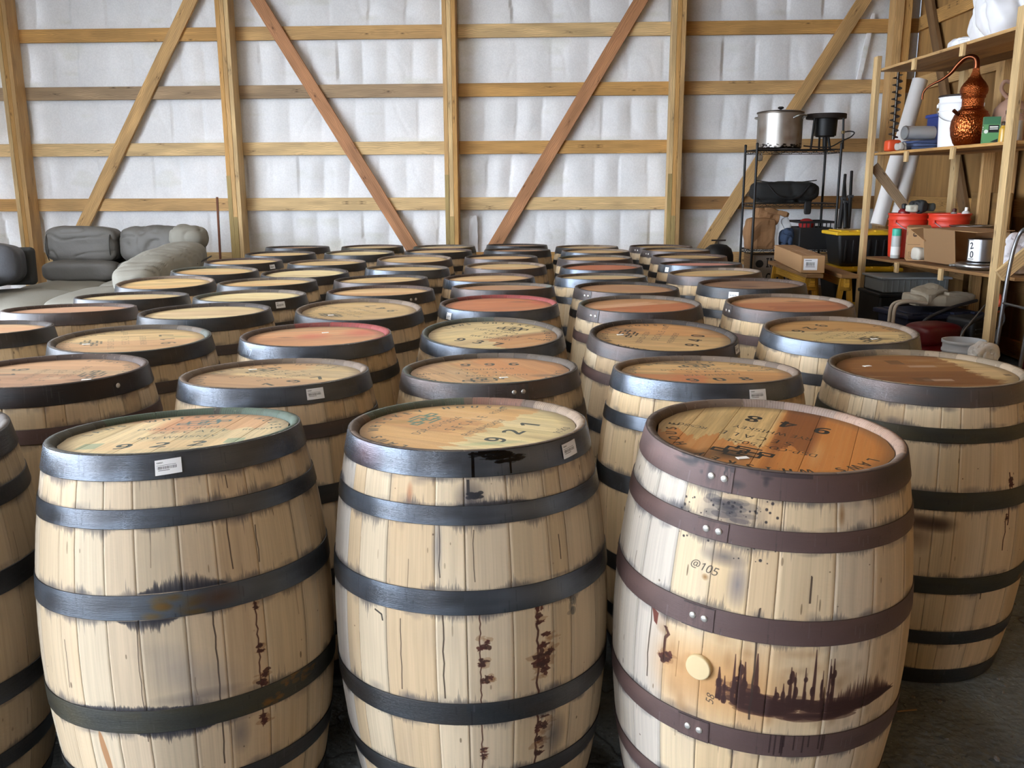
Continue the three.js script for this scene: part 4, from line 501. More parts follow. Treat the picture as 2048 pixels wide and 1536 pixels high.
// bucket with ribs, bail and lugs
function bucket(name, label, pos, h, r1, m, o = {}) {
  const t = thing(name, label, 'bucket', pos, o.turn || 0, o.group), r0 = r1 * 0.86, L = (y) => lerp(r0, r1 * 0.965, y / h);
  part('body', lathe([[0, 0.004], [r0 - 0.006, 0], [r0, 0.006], [L(h * 0.7), h * 0.7], [L(h * 0.7) + 0.006, h * 0.705], [L(h * 0.73) + 0.006, h * 0.725], [L(h * 0.74), h * 0.735], [L(h * 0.84), h * 0.84], [r1, h * 0.845], [r1, h * 0.875], [L(h * 0.9), h * 0.88], [L(h * 0.96), h * 0.955], [r1 + 0.002, h * 0.96], [r1 + 0.002, h], [r1 - 0.006, h], [r1 - 0.008, h * 0.9], [r0 - 0.004, 0.012], [0, 0.012]], 44), m, t);
  if (o.bail !== false) { const pts = []; for (let k = 0; k <= 12; k++) { const a = Math.PI * k / 12; pts.push([Math.cos(a) * (r1 + 0.006), h * 0.82 - Math.sin(a) * h * (o.drop || 0.42), Math.sin(a) * (r1 + 0.008)]); } part('bail', tube(pts, 0.0026, 40, 6), flat('#9da0a3', 0.35, 0.9), t); part('lug', bx(0.014, 0.03, 0.024, r1 + 0.002, h * 0.82, 0), m, t); part('lug', bx(0.014, 0.03, 0.024, -r1 - 0.002, h * 0.82, 0), m, t); }
  if (o.lid) part('lid_seal', lathe([[0, h + 0.004], [r1 - 0.004, h + 0.004], [r1 + 0.003, h + 0.002], [r1 + 0.003, h - 0.012], [r1 - 0.002, h - 0.012]], 44), o.lid, t);
  return t;
}
{ // second shelf, far end to near end
  const Y = 1.7015;
  const au = thing('earth_auger', 'dark steel spiral auger bit standing in its orange drive at the far shelf post', 'tool', [3.30, Y, -8.08]);
  { const P = [], I = [], N = 220, H0 = 0.12, H1 = 0.64; for (let i = 0; i <= N; i++) { const a = i / N * Math.PI * 2 * 9, y = lerp(H0, H1, i / N); for (const [r, dy] of [[0.010, 0.003], [0.040, 0.002], [0.040, -0.002], [0.010, -0.003]]) P.push(Math.cos(a) * r, y + dy, Math.sin(a) * r); } for (let i = 0; i < N; i++) for (let k = 0; k < 4; k++) { const a = i * 4 + k, b = i * 4 + (k + 1) % 4; I.push(a, a + 4, b, b, a + 4, b + 4); } const g = new THREE.BufferGeometry(); g.setAttribute('position', new THREE.Float32BufferAttribute(P, 3)); g.setIndex(I); g.computeVertexNormals(); part('flight', g, flat('#5b554e', 0.35, 0.85), au); part('shaft', rod([0, 0.09, 0], [0, 0.66, 0], 0.011), flat('#4c4843', 0.4, 0.85), au); }
  part('drive_housing', [T(soft(0.12, 0.10, 0.11, { n: 10, k: 5, amp: 0.003 }), 0, 0.055, 0)], flat('#e0552b', 0.45), au); part('grip', bx(0.05, 0.035, 0.04, 0.055, 0.04, 0.035, 0.01), blackPl, au);
  const gb = thing('grey_bag', 'crumpled grey plastic bag on the middle shelf beside the orange drive', 'bag', [3.225, Y, -7.72]); part('sheet', T(soft(0.075, 0.07, 0.12, { n: 16, amp: 0.012, freq: 16, folds: 70, seed: 9 }), 0, 0.035, 0), flat('#a7a39b', 0.6), gb);
  const dn = thing('folded_cloth', 'folded dark blue denim cloth under the metal tube on the middle shelf', 'cloth', [3.42, Y, -7.82]); [0, 1, 2].forEach((k) => part('fold', T(soft(0.24 - 0.01 * k, 0.028, 0.26, { n: 16, k: 6, amp: 0.005, freq: 14, seed: 20 + k }), 0, 0.022 + 0.024 * k, 0), flat(['#4a587c', '#556489', '#3f4d72'][k], 0.95), dn));
  const du = thing('duct_tube', 'short shiny metal duct lying on the folded denim cloth', 'pipe', [3.42, Y + 0.15, -7.86], 0.15); { const g = lathe([[0.05, -0.13], [0.056, -0.13], [0.056, 0.13], [0.05, 0.13], [0.05, -0.13]], 40); g.rotateZ(Math.PI / 2); part('pipe_wall', g, flat('#dcdedf', 0.35, 0.45), du); const s = lathe([[0.057, 0.118], [0.0595, 0.122], [0.057, 0.126]], 40); s.rotateZ(Math.PI / 2); part('bead', s, steel, du); }
  const bb = thing('storage_bin', 'dark blue plastic bin at the back of the middle shelf', 'bin', [3.72, Y, -8.0]); part('body', [bx(0.26, 0.30, 0.22, 0, 0.15, 0, 0.015)], flat('#1f3170', 0.5), bb); part('rim', [bx(0.285, 0.03, 0.245, 0, 0.295, 0, 0.01)], flat('#2b4088', 0.45), bb);
  bucket('plastic_bucket', 'white plastic bucket with a dark lid seal behind the copper still', [3.56, Y, -7.46], 0.41, 0.163, flat('#eef0f2', 0.4), { turn: -0.6, drop: 0.32, lid: flat('#2a211d', 0.6) });
  // hammered copper alembic
  const cuBump = dataTex(256, 256, (x, y) => { let m = 9; const gx = x / 16, gy = y / 16, i0 = Math.floor(gx), j0 = Math.floor(gy); for (let i = -1; i < 2; i++) for (let j = -1; j < 2; j++) { const a = (i0 + i + 16) % 16, b = (j0 + j + 16) % 16; m = Math.min(m, Math.hypot(gx - (i0 + i + h2(a, b, 1)), gy - (j0 + j + h2(a, b, 2)))); } const c = clamp(m * m * 1.3) * 255; return [c, c, c]; }, false);
  cuBump.repeat.set(5, 2); const copper = mat({ color: new THREE.Color('#a85a30'), metalness: 1, roughness: 0.27, bumpMap: cuBump, bumpScale: 0.003 }), copperP = mat({ color: new THREE.Color('#70402a'), metalness: 1, roughness: 0.3 });
  const st = thing('alembic_still', 'hammered copper pot still with onion head and curved swan neck on the middle shelf', 'still', [3.42, Y, -6.98]);
  part('pot', lathe([[0, 0], [0.092, 0.002], [0.112, 0.03], [0.132, 0.085], [0.140, 0.14], [0.136, 0.19], [0.118, 0.232], [0.108, 0.245], [0.110, 0.25], [0.104, 0.256], [0.082, 0.272], [0.076, 0.285]], 56), copper, st);
  part('collar', lathe([[0.076, 0.28], [0.080, 0.284], [0.074, 0.292], [0.076, 0.345], [0.084, 0.352], [0.084, 0.362], [0.080, 0.366]], 56), copper, st);
  part('onion_head', lathe([[0.080, 0.362], [0.093, 0.382], [0.097, 0.402], [0.092, 0.428], [0.074, 0.458], [0.050, 0.486], [0.034, 0.510], [0.026, 0.535], [0.0225, 0.56]], 56), copper, st);
  { const off = [[0, 0.55, 0.0225], [0.0, 0.60, 0.021], [0.012, 0.63, 0.02], [0.045, 0.646, 0.019], [0.09, 0.640, 0.018], [0.135, 0.605, 0.016], [0.19, 0.545, 0.0135], [0.25, 0.505, 0.011], [0.32, 0.478, 0.0095], [0.37, 0.45, 0.008], [0.395, 0.415, 0.0075], [0.398, 0.37, 0.007]]; const c = new THREE.CatmullRomCurve3(off.map(([d, y]) => new THREE.Vector3(-0.6 * d, y, -0.8 * d))), g = new THREE.TubeGeometry(c, 90, 1, 14), p = g.attributes.position, rr = (u) => { const f = u * (off.length - 1), i = Math.min(off.length - 2, Math.floor(f)); return lerp(off[i][2], off[i + 1][2], f - i); }; for (let i = 0; i <= 90; i++) { const ctr = c.getPointAt(i / 90), r = rr(c.getUtoTmapping(i / 90)); for (let j = 0; j <= 14; j++) { const k = i * 15 + j; p.setXYZ(k, ctr.x + (p.getX(k) - ctr.x) * r, ctr.y + (p.getY(k) - ctr.y) * r, ctr.z + (p.getZ(k) - ctr.z) * r); } } part('swan_neck', g, copperP, st); }
  part('pot_handle', rod([-0.118, 0.235, 0.03], [-0.155, 0.262, 0.035], 0.014), copperP, st);
  // box, jars, bottle, jug
  const gbx = thing('green_box', 'small green carton with black and white print right of the copper still', 'box', [3.38, Y, -6.60], -0.35); { const [c, x] = canvas(128, 224); x.fillStyle = '#5f9a63'; x.fillRect(0, 0, 128, 224); x.fillStyle = '#3d7350'; x.fillRect(0, 0, 128, 60); x.fillStyle = '#14181a'; x.fillRect(40, 66, 80, 60); x.fillStyle = '#e9eee6'; x.fillRect(48, 76, 64, 12); x.fillRect(48, 94, 64, 8); x.beginPath(); x.arc(22, 118, 16, 0, 6.3); x.fill(); x.fillStyle = '#14181a'; x.beginPath(); x.moveTo(60, 200); x.lineTo(118, 176); x.lineTo(118, 206); x.fill(); const g = new THREE.BoxGeometry(0.105, 0.19, 0.07); g.translate(0, 0.095, 0); part('carton', g, mat({ map: canvasTex(c), roughness: 0.6 }), gbx); }
  const jg = new THREE.MeshPhysicalMaterial({ color: 0xffffff, transmission: 1, roughness: 0.05, thickness: 0, ior: 1.45 });
  const jar = (label, pos, s, fill) => { const t = thing('glass_jar', label, 'jar', pos); part('glass', lathe([[0, 0], [0.058 * s, 0], [0.064 * s, 0.008], [0.064 * s, 0.155 * s], [0.056 * s, 0.18 * s], [0.046 * s, 0.192 * s], [0.046 * s, 0.21 * s]], 36), jg, t); part('contents', lathe([[0, 0.004], [0.060 * s, 0.006], [0.060 * s, 0.15 * s], [0, 0.152 * s]], 28), flat(fill, 0.8), t); part('lid', lathe([[0.049 * s, 0.196 * s], [0.050 * s, 0.196 * s], [0.050 * s, 0.216 * s], [0.047 * s, 0.22 * s], [0, 0.22 * s]], 36), steel, t); };
  jar('large glass jar with a metal lid behind the small yellow bottle', [3.52, Y, -6.58], 1.08, '#d8d6d0'); jar('second glass jar with a metal lid, half hidden by the near shelf post', [3.60, Y, -6.36], 1.08, '#cfd3d6');
  const yb = thing('small_bottle', 'small amber yellow bottle with a dark cap in front of the glass jar', 'bottle', [3.33, Y, -6.33]); part('glass', lathe([[0, 0], [0.026, 0], [0.029, 0.006], [0.029, 0.09], [0.022, 0.104], [0.017, 0.11], [0.017, 0.122]], 28), flat('#c39a35', 0.25), yb); part('cap', lathe([[0.019, 0.116], [0.021, 0.118], [0.021, 0.14], [0, 0.142]], 24), flat('#3a2a1c', 0.5), yb);
  const jug = thing('stoneware_jug', 'tan stoneware jug with a loop handle behind the copper still', 'jug', [3.70, Y, -6.96]); const cl = flat('#a98672', 0.75); part('body', lathe([[0, 0], [0.105, 0], [0.122, 0.03], [0.125, 0.2], [0.116, 0.27], [0.08, 0.315], [0.05, 0.335], [0.045, 0.37], [0.052, 0.38], [0.036, 0.38]], 40), cl, jug); part('handle', tube([[-0.05, 0.35, 0.02], [-0.10, 0.41, 0.02], [-0.085, 0.46, 0.02], [-0.03, 0.45, 0.02], [0.0, 0.39, 0.02]], 0.014, 30, 10), cl, jug);
  const tp = thing('plastic_sheeting', 'crumpled white plastic sheeting heaped on the top shelf', 'sheeting', [3.46, 2.412, -6.75]); const whiteM = flat('#e6e8ec', 0.45);
  part('heap', T(soft(0.50, 0.46, 0.62, { n: 34, k: 3, amp: 0.045, freq: 6, folds: 26, foldDir: [0.5, 0.4, 0.8], seed: 31, flatBottom: 0.03 }), 0.05, 0.225, 0.05), whiteM, tp); part('loose_corner', T(soft(0.16, 0.07, 0.36, { n: 24, k: 3, amp: 0.02, freq: 10, folds: 40, seed: 33, flatBottom: 0.008 }), -0.1, 0.034, -0.32), whiteM, tp);
}
{ // lowest shelf
  const Y = (z) => shelfY(z, 2) + 0.004, redM = flat('#cf3a22', 0.42);
  const b1 = bucket('plastic_bucket', 'red plastic bucket with white print holding spray bottles, far end of the lowest shelf', [3.43, Y(-7.93) + 0.003, -7.93], 0.375, 0.166, redM, { turn: 0.5, drop: 0.3, group: 'red buckets' });
  { const [c, x] = canvas(96, 200); x.fillStyle = '#cf3a22'; x.fillRect(0, 0, 96, 200); x.strokeStyle = '#efe3dc'; x.lineWidth = 4; x.strokeRect(4, 4, 88, 192); x.lineWidth = 7; x.beginPath(); x.moveTo(24, 180); x.lineTo(64, 120); x.lineTo(30, 90); x.lineTo(70, 30); x.moveTo(70, 170); x.lineTo(34, 60); x.stroke(); const g = new THREE.CylinderGeometry(0.1505, 0.1448, 0.19, 12, 1, true, -0.95, 0.5); g.translate(0, 0.115, 0); part('print', g, mat({ map: canvasTex(c), roughness: 0.5 }), b1); }
  bucket('plastic_bucket', 'red plastic bucket behind the steel pot, holding a white spray can', [3.655, Y(-7.68) + 0.003, -7.66], 0.375, 0.166, redM, { turn: 0.4, drop: 0.3, group: 'red buckets' });
  const can = (name, label, pos, r, h, body, top, capM, lab, tilt = 0) => { const t = thing(name, label, 'can', pos); t.rotation.z = tilt; part('body', lathe([[0, 0], [r * 0.94, 0], [r, 0.006], [r, h * 0.74], [r * 0.92, h * 0.8], [r * 0.55, h * 0.86], [0, h * 0.86]], 30), body, t); part('cap', lathe([[r * 0.5, h * 0.83], [r * (top || 0.45), h * 0.84], [r * (top || 0.45), h * 0.97], [r * 0.3, h], [0, h]], 26), capM, t); if (lab) part('label', lathe([[r + 0.0006, h * 0.28], [r + 0.0006, h * 0.56]], 30), lab, t); };
  can('spray_bottle', 'dark red spray bottle with white label standing in the far red bucket', [3.40, Y(-7.98) + 0.17, -7.93], 0.048, 0.29, flat('#7d1f22', 0.35), 0.45, blackPl, flat('#e8e8ea', 0.5), 0.06);
  can('spray_can', 'white spray can with grey shoulder standing in the near red bucket', [3.75, Y(-7.72) + 0.22, -7.60], 0.033, 0.21, flat('#d9d8d4', 0.4), 0.4, flat('#f0f0ee', 0.5), null, -0.05);
  can('spray_can', 'small dark red can beside the white spray can', [3.67, Y(-7.72) + 0.22, -7.66], 0.026, 0.2, flat('#8f8d89', 0.4), 0.6, flat('#4a1512', 0.5), null, -0.12);
  const rg = thing('work_gloves', 'black and grey crumpled work gloves on top of the far red bucket', 'gloves', [3.50, Y(-7.98) + 0.402, -7.88]); part('glove', T(soft(0.13, 0.09, 0.13, { n: 18, amp: 0.02, freq: 14, folds: 50, seed: 41 }), -0.015, 0.035, 0.02), flat('#2a2c2e', 0.7), rg); part('cuff', T(soft(0.09, 0.06, 0.08, { n: 14, amp: 0.012, freq: 18, seed: 43 }), -0.09, 0.02, 0.05), flat('#c9c8b8', 0.7), rg); part('glove', T(soft(0.10, 0.07, 0.09, { n: 14, amp: 0.015, freq: 16, seed: 44 }), 0.06, 0.03, 0.0), flat('#55605f', 0.7), rg);
  const ae = thing('aerosol_can', 'grey aerosol can with a teal cap at the front edge of the lowest shelf', 'can', [3.27, Y(-7.76), -7.76]); part('body', lathe([[0, 0], [0.037, 0], [0.039, 0.005], [0.039, 0.185], [0.036, 0.196], [0, 0.196]], 30), flat('#b3b8b6', 0.4), ae); part('cap', lathe([[0.036, 0.19], [0.038, 0.192], [0.038, 0.245], [0.034, 0.252], [0, 0.252]], 30), flat('#3fb39b', 0.45), ae); part('label', lathe([[0.0394, 0.03], [0.0394, 0.1]], 30), flat('#e4e6e4', 0.5), ae);
  const ca = thing('carton', 'brown cardboard carton with printed handling marks beside the teal-capped can', 'carton', [3.34, Y(-7.45) + 0.002, -7.50], -0.35); { const [c, x] = canvas(200, 300); x.fillStyle = '#bd9468'; x.fillRect(0, 0, 200, 300); x.fillStyle = '#5a4230'; x.beginPath(); x.arc(60, 62, 20, 0, 6.3); x.arc(150, 52, 17, 0, 6.3); x.fill(); x.fillStyle = '#bd9468'; x.fillRect(48, 58, 24, 5); x.fillRect(140, 48, 20, 5); x.strokeStyle = '#5a4230'; x.lineWidth = 3; x.strokeRect(14, 220, 110, 60); for (let k = 0; k < 4; k++) x.fillRect(22, 230 + k * 12, 90, 3); x.fillStyle = '#5a4230'; for (let k = 0; k < 3; k++) { x.fillRect(22, 232 + k * 14, 84, 4); x.fillRect(140 + k * 16, 180, 3, 110); } x.fillRect(0, 150, 110, 3); const g = new THREE.BoxGeometry(0.17, 0.265, 0.26); g.translate(0, 0.1325, 0); part('box_body', g, mat({ map: canvasTex(c), roughness: 0.85 }), ca); part('top_flap', T(bx(0.165, 0.004, 0.13, 0, 0, -0.065, 0.001, 1), 0, 0.268, 0.13, 0.1, 0, 0), card, ca); part('top_flap', T(bx(0.165, 0.004, 0.13, 0, 0, 0.065, 0.001, 1), 0, 0.268, -0.13, 0.9, 0, 0), cardFlat, ca); }
  const ob = thing('open_box', 'open cardboard box with a dark flap hanging over the edge of the lowest shelf', 'box', [3.44, Y(-6.75) + 0.010, -6.90], 0.1);
  part('bottom_panel', bx(0.36, 0.005, 0.42, 0.02, 0.004, 0, 0.001, 1), cardFlat, ob); part('back_panel', bx(0.005, 0.235, 0.42, 0.20, 0.12, 0, 0.001, 1), cardFlat, ob); part('end_panel', bx(0.36, 0.235, 0.005, 0.02, 0.12, -0.208, 0.001, 1), cardFlat, ob);
  part('front_panel', T(bx(0.005, 0.255, 0.42, 0, 0.1275, 0, 0.001, 1), -0.20, 0.0, 0.0, 0, 0, 0.12), cardDark, ob);
  part('top_flap', T(bx(0.28, 0.005, 0.62, 0.14, 0, 0, 0.001, 1), -0.19, 0.250, 0.11, 0, 0, 0.04), card, ob); part('corner_flap', T(bx(0.20, 0.005, 0.17, 0.0, 0, 0, 0.001, 1), -0.16, 0.205, -0.27, 0.5, 0.3, 0.1), card, ob); part('bubble_wrap', T(soft(0.09, 0.10, 0.12, { n: 14, amp: 0.01, freq: 16, seed: 51 }), -0.21, 0.052, -0.27), flat('#c8c2b4', 0.5), ob);
  const pot = thing('steel_pot', 'wide shiny steel pan with a flared rim behind the open cardboard box', 'pot', [3.67, Y(-7.15) + 0.004, -7.315]); part('pan', lathe([[0, 0], [0.115, 0], [0.13, 0.012], [0.138, 0.26], [0.160, 0.272], [0.162, 0.278], [0.15, 0.278], [0.132, 0.265], [0.122, 0.02], [0, 0.012]], 48), steel, pot); 
  const ty = thing('round_tray', 'large round polished steel tray lying at the near end of the lowest shelf', 'tray', [3.345, Y(-6.42), -6.47]); part('rolled_rim', (() => { const g = new THREE.TorusGeometry(0.152, 0.020, 16, 60); g.rotateX(Math.PI / 2); g.translate(0, 0.021, 0); return g; })(), steel, ty); part('dome', lathe([[0.15, 0.03], [0.14, 0.034], [0.08, 0.041], [0, 0.043]], 48), steel, ty); part('lug', T(soft(0.05, 0.022, 0.03, { n: 8, k: 4, amp: 0 }), -0.172, 0.018, -0.06), steelDull, ty);
  const cn = thing('steel_can', 'shiny tin can with a white label numbered 20 standing on the steel tray', 'can', [3.36, Y(-6.45) + 0.047, -6.52], 0); part('body', lathe([[0, 0], [0.088, 0], [0.092, 0.004], [0.090, 0.008], [0.090, 0.152], [0.093, 0.156], [0.09, 0.16], [0.084, 0.154], [0, 0.152]], 44), steel, cn);
  { const [c, x] = canvas(80, 160); x.fillStyle = '#eef1f2'; x.fillRect(0, 0, 80, 160); x.fillStyle = '#20242c'; x.font = 'bold 74px sans-serif'; x.textAlign = 'center'; x.save(); x.translate(36, 42); x.rotate(-0.25); x.fillText('2', 0, 26); x.restore(); x.save(); x.translate(44, 112); x.fillText('0', 0, 26); x.restore(); x.fillRect(6, 146, 60, 6); const g = new THREE.CylinderGeometry(0.0912, 0.0912, 0.14, 10, 1, true, -1.55, 0.7); g.translate(0, 0.08, 0); part('label', g, mat({ map: canvasTex(c), roughness: 0.5 }), cn); }
  const ac = thing('drop_cloth', 'crumpled white cloth heaped next to the steel tray beside the near shelf post', 'cloth', [3.40, Y(-6.1) + 0.008, -6.03]); part('cloth', T(soft(0.24, 0.26, 0.26, { n: 14, k: 2.4, amp: 0.035, freq: 11, folds: 36, foldDir: [0.6, 0.5, -0.7], seed: 61, flatBottom: 0.05, facet: 1 }), 0, 0.13, 0), flat('#e8e6ea', 0.85), ac);
}
// ───────── under and beyond the shelves ─────────
const toteB = flat('#151617', 0.5), toteY = flat('#e3b62a', 0.45);
function tote(label, pos, w, h, d, body, lid, turn = 0, group) {
  const t = thing('storage_tote', label, 'tote', pos, turn, group), s = new THREE.Shape(); const g = new RoundedBoxGeometry(w, h - 0.02, d, 3, 0.03), p = g.attributes.position; for (let i = 0; i < p.count; i++) { const k = lerp(0.86, 1, (p.getY(i) + h / 2) / h); p.setX(i, p.getX(i) * k * 0.95); p.setZ(i, p.getZ(i) * k * 0.95); } g.computeVertexNormals(); g.translate(0, (h - 0.02) / 2, 0); part('tub', g, body, t);
  for (let k = -3; k <= 3; k++) part('rib', T(bx(0.022, h * 0.62, 0.012, 0, 0, 0, 0.004), k * w * 0.115, h * 0.46, d / 2 * 0.905, 0.09, 0, 0), body, t);
  if (lid) { const l = part('lid', [bx(w + 0.02, 0.034, d + 0.02, 0, h - 0.017, 0, 0.012), bx(w * 0.86, 0.012, d * 0.8, 0, h + 0.004, 0, 0.005)], lid, t); for (let k = -3; k <= 3; k++) if (k % 2) part('lid_block', bx(w * 0.12, 0.016, 0.05, k * w * 0.13, h + 0.006, d / 2 - 0.02, 0.004), lid, l); }
  return t;
}
tote('black tote with yellow lid on the floor, bottom of the stack of three', [3.33, 0, -8.72], 0.66, 0.325, 0.44, toteB, toteY, 0, 'black totes with yellow lids'); tote('black tote with yellow lid, middle of the stack of three', [3.33, 0.337, -8.72], 0.66, 0.325, 0.44, toteB, toteY, 0.01, 'black totes with yellow lids'); tote('black tote with yellow lid, topmost of the stack of three', [3.345, 0.674, -8.72], 0.62, 0.325, 0.42, toteB, toteY, -0.01, 'black totes with yellow lids');
{
  const tubeThing = (label, a, b, r) => { const t = thing('cardboard_tube', label, 'tube', a, 0, 'white tubes leaning beyond the shelves'); const d = b.map((v, i) => v - a[i]); part('tube_wall', rod([0, 0, 0], d, r, 28), flat('#dcd9d6', 0.6), t); const A = new THREE.Vector3(...d), e = A.clone().setLength(A.length() + 0.002); part('end_cap', rod(A.clone().setLength(A.length() - 0.004).toArray(), e.toArray(), r * 0.88, 24), flat('#c3bcb4', 0.8), t); };
  tubeThing('long white cardboard tube leaning behind the far shelf post up past the middle shelf', [3.42, 1.06, -8.56], [3.74, 2.36, -8.66], 0.067); tubeThing('shorter white cardboard tube leaning right of the long one, below the middle shelf', [3.56, 1.06, -8.50], [3.78, 1.88, -8.70], 0.06);
  const tr = thing('folded_tripod', 'black folded tripod stand leaning against the wall on the topmost yellow-lidded tote', 'tripod', [3.16, 1.024, -8.74]); [[-0.03, 0.0, 0.06, 0.50], [0.02, 0.02, 0.05, 0.44], [0.05, 0.0, 0.12, 0.53]].forEach(([x0, z0, x1, h], i) => { const l = part('leg', [rod([x0, 0, z0], [x0 + (x1 - x0) * 0.55, h * 0.55, z0 - 0.1], 0.021, 10), rod([x0 + (x1 - x0) * 0.5, h * 0.5, z0 - 0.09], [x1, h, z0 - 0.2], 0.014, 10)], blackM, tr); part('clamp', T(bx(0.05, 0.03, 0.045, 0, 0, 0, 0.006), x0 + (x1 - x0) * 0.55, h * 0.55, z0 - 0.1), flat('#3b3d40', 0.5, 0.3), l); });
  const ws = thing('plywood_offcut', 'dark wood panel leaning upright against the plywood wall behind the lowest shelf', 'panel', [3.965, 0, -7.62], 0); part('board', T(bx(0.018, 1.36, 0.62, 0, 0.68, 0, 0.002, 1), 0, 0, 0, 0, 0, 0), plywoodDark, ws);
  const bt = thing('cargo_box', 'low black plastic box on the floor under the grey bin', 'box', [3.32, 0, -7.62]); part('body', bx(0.60, 0.54, 0.46, 0, 0.27, 0, 0.02), toteB, bt); part('rim', bx(0.62, 0.03, 0.48, 0, 0.54, 0, 0.01), flat('#202224', 0.5), bt);
  const gb = thing('storage_bin', 'grey plastic bin with ribs under the lowest shelf', 'bin', [3.32, 0.556, -7.62]); part('body', bx(0.54, 0.12, 0.40, 0, 0.062, 0, 0.012), flat('#7d8283', 0.6), gb); for (let k = -5; k <= 5; k++) part('rib', bx(0.008, 0.10, 0.006, k * 0.048, 0.06, 0.202, 0.002, 1), flat('#868b8c', 0.6), gb); part('rim', bx(0.58, 0.018, 0.44, 0, 0.122, 0, 0.006), flat('#8d9293', 0.55), gb);
  tote('dark blue tote under the lowest shelf with canvas heaped on its lid', [3.16, 0, -6.80], 0.62, 0.50, 0.48, flat('#141c33', 0.55), flat('#1b2238', 0.55), 0.12);
  const cv = thing('canvas_tarp', 'folded dusty beige canvas tarp on the dark blue tote', 'tarp', [3.20, 0.545, -6.76]); const cM = mat({ color: new THREE.Color('#9a907e'), roughness: 0.95, bumpMap: weaveTex, bumpScale: 0.001 }); part('fold', T(soft(0.40, 0.07, 0.30, { n: 10, k: 7, amp: 0.022, freq: 11, seed: 71, flatBottom: 0.012, facet: 1 }), -0.02, 0.046, 0), cM, cv); part('fold', T(soft(0.22, 0.08, 0.20, { n: 8, k: 8, amp: 0.022, freq: 13, seed: 72, facet: 1 }), -0.08, 0.09, 0.02, 0.15, 0.4, 0.18), cM, cv); part('fold', T(soft(0.24, 0.05, 0.18, { n: 8, k: 8, amp: 0.018, freq: 13, seed: 73, facet: 1 }), 0.10, 0.075, 0.04, 0, 0.2, -0.12), cM, cv);
  [[0, 0], [0.012, 0.04]].forEach(([dx, dz]) => part('strap', T((() => { const g = tube([[0.10, 0.015, 0], [-0.04, 0.03, 0.01], [-0.13, 0.005, 0.02], [-0.15, -0.12, 0.03], [-0.155, -0.30, 0.03]], 0.013, 40, 8); g.scale(1, 1, 1); return g; })(), -0.275 + dx, 0.02, 0.14 + dz), flat('#b9ad9c', 0.9), cv));
  // red mower with its hoses
  const mw = thing('lawn_mower', 'dark red mower under the shelves with black folded handle and orange grip', 'mower', [3.02, 0, -6.20], 0.3); const mr = flat('#560b11', 0.35, 0.1); part('deck', T(soft(0.62, 0.26, 0.42, { n: 18, k: 4, amp: 0.004, seed: 81 }), 0, 0.24, 0), mr, mw); part('engine_cover', T(soft(0.34, 0.16, 0.28, { n: 16, k: 4, amp: 0.004, seed: 82 }), -0.10, 0.42, -0.02), flat('#5c0c12', 0.4), mw); part('engine', bx(0.22, 0.22, 0.26, 0.2, 0.42, 0.0, 0.03), blackM, mw); for (let k = 0; k < 5; k++) part('cooling_fin', bx(0.20, 0.008, 0.262, 0.215, 0.34 + k * 0.03, 0.005, 0.002, 1), flat('#303234', 0.5, 0.5), mw);
  [[-0.24, 0.2], [0.24, 0.2], [-0.24, -0.2], [0.24, -0.2]].forEach(([x, z]) => { const g = lathe([[0.03, -0.03], [0.085, -0.03], [0.09, -0.02], [0.09, 0.02], [0.085, 0.03], [0.03, 0.03], [0.03, -0.03]], 28); g.rotateX(Math.PI / 2); part('wheel', T(g, x, 0.09, z), blackPl, mw); });
  [[0.19, 0], [-0.19, 0.06]].forEach(([z, k]) => part('handle_tube', tube([[0.0, 0.30, z], [-0.05, 0.46, z], [0.12, 0.545 + k * 0.3, z * 0.8], [0.36, 0.62, z * 0.7]], 0.012, 40, 8), flat('#3c3d40', 0.4, 0.5), mw)); part('control_cable', tube([[0.30, 0.60, 0.1], [0.22, 0.66, 0.14], [0.05, 0.58, 0.2], [-0.12, 0.40, 0.24], [-0.05, 0.24, 0.26]], 0.006, 40, 6), flat('#55504a', 0.6), mw); part('control_cable', tube([[0.34, 0.60, 0.12], [0.28, 0.52, 0.2], [0.2, 0.44, 0.22], [0.22, 0.3, 0.24]], 0.006, 40, 6), flat('#4a4b4e', 0.6), mw); part('grip', (() => { const g = new THREE.TorusGeometry(0.055, 0.014, 10, 28, 4.2); g.rotateY(0.9); g.translate(0.37, 0.62, 0.05); return g; })(), flat('#d0532b', 0.5), mw);
  bucket('plastic_bucket', 'pale grey bucket standing open beside the plastic bag, left of the near shelf post', [2.895, 0, -5.71], 0.46, 0.13, flat('#c9cfd6', 0.45), { turn: 0.9, bail: false });
  const pb = thing('plastic_bag', 'crumpled translucent plastic bag slumped against the grey bucket by the near shelf post', 'bag', [2.83, 0.0, -5.43]); part('film', T(soft(0.19, 0.50, 0.17, { n: 16, k: 2.6, amp: 0.03, freq: 12, folds: 34, foldDir: [0.7, 0.4, 0.5], seed: 91, facet: 1 }), 0.06, 0.262, 0), new THREE.MeshPhysicalMaterial({ color: new THREE.Color('#f2f2f0'), roughness: 0.4, transmission: 0.12, thickness: 0 }), pb);
  const gc = thing('gas_cylinder', 'dark red gas cylinder with a blue shoulder and white label by the near shelf post', 'gas cylinder', [3.29, 0, -5.50]); part('body', lathe([[0, 0], [0.10, 0], [0.112, 0.015], [0.112, 0.60], [0.110, 0.64]], 44), flat('#4d1216', 0.4), gc); part('shoulder', lathe([[0.1125, 0.63], [0.1125, 0.66], [0.104, 0.70], [0.08, 0.745], [0.045, 0.775], [0.03, 0.78]], 44), flat('#1d3a86', 0.4), gc); part('valve', [lathe([[0.03, 0.775], [0.03, 0.80], [0.016, 0.806], [0.016, 0.85], [0, 0.852]], 20), rod([0, 0.83, 0], [0.05, 0.83, 0], 0.01)], flat('#a88a4a', 0.4, 0.8), gc);
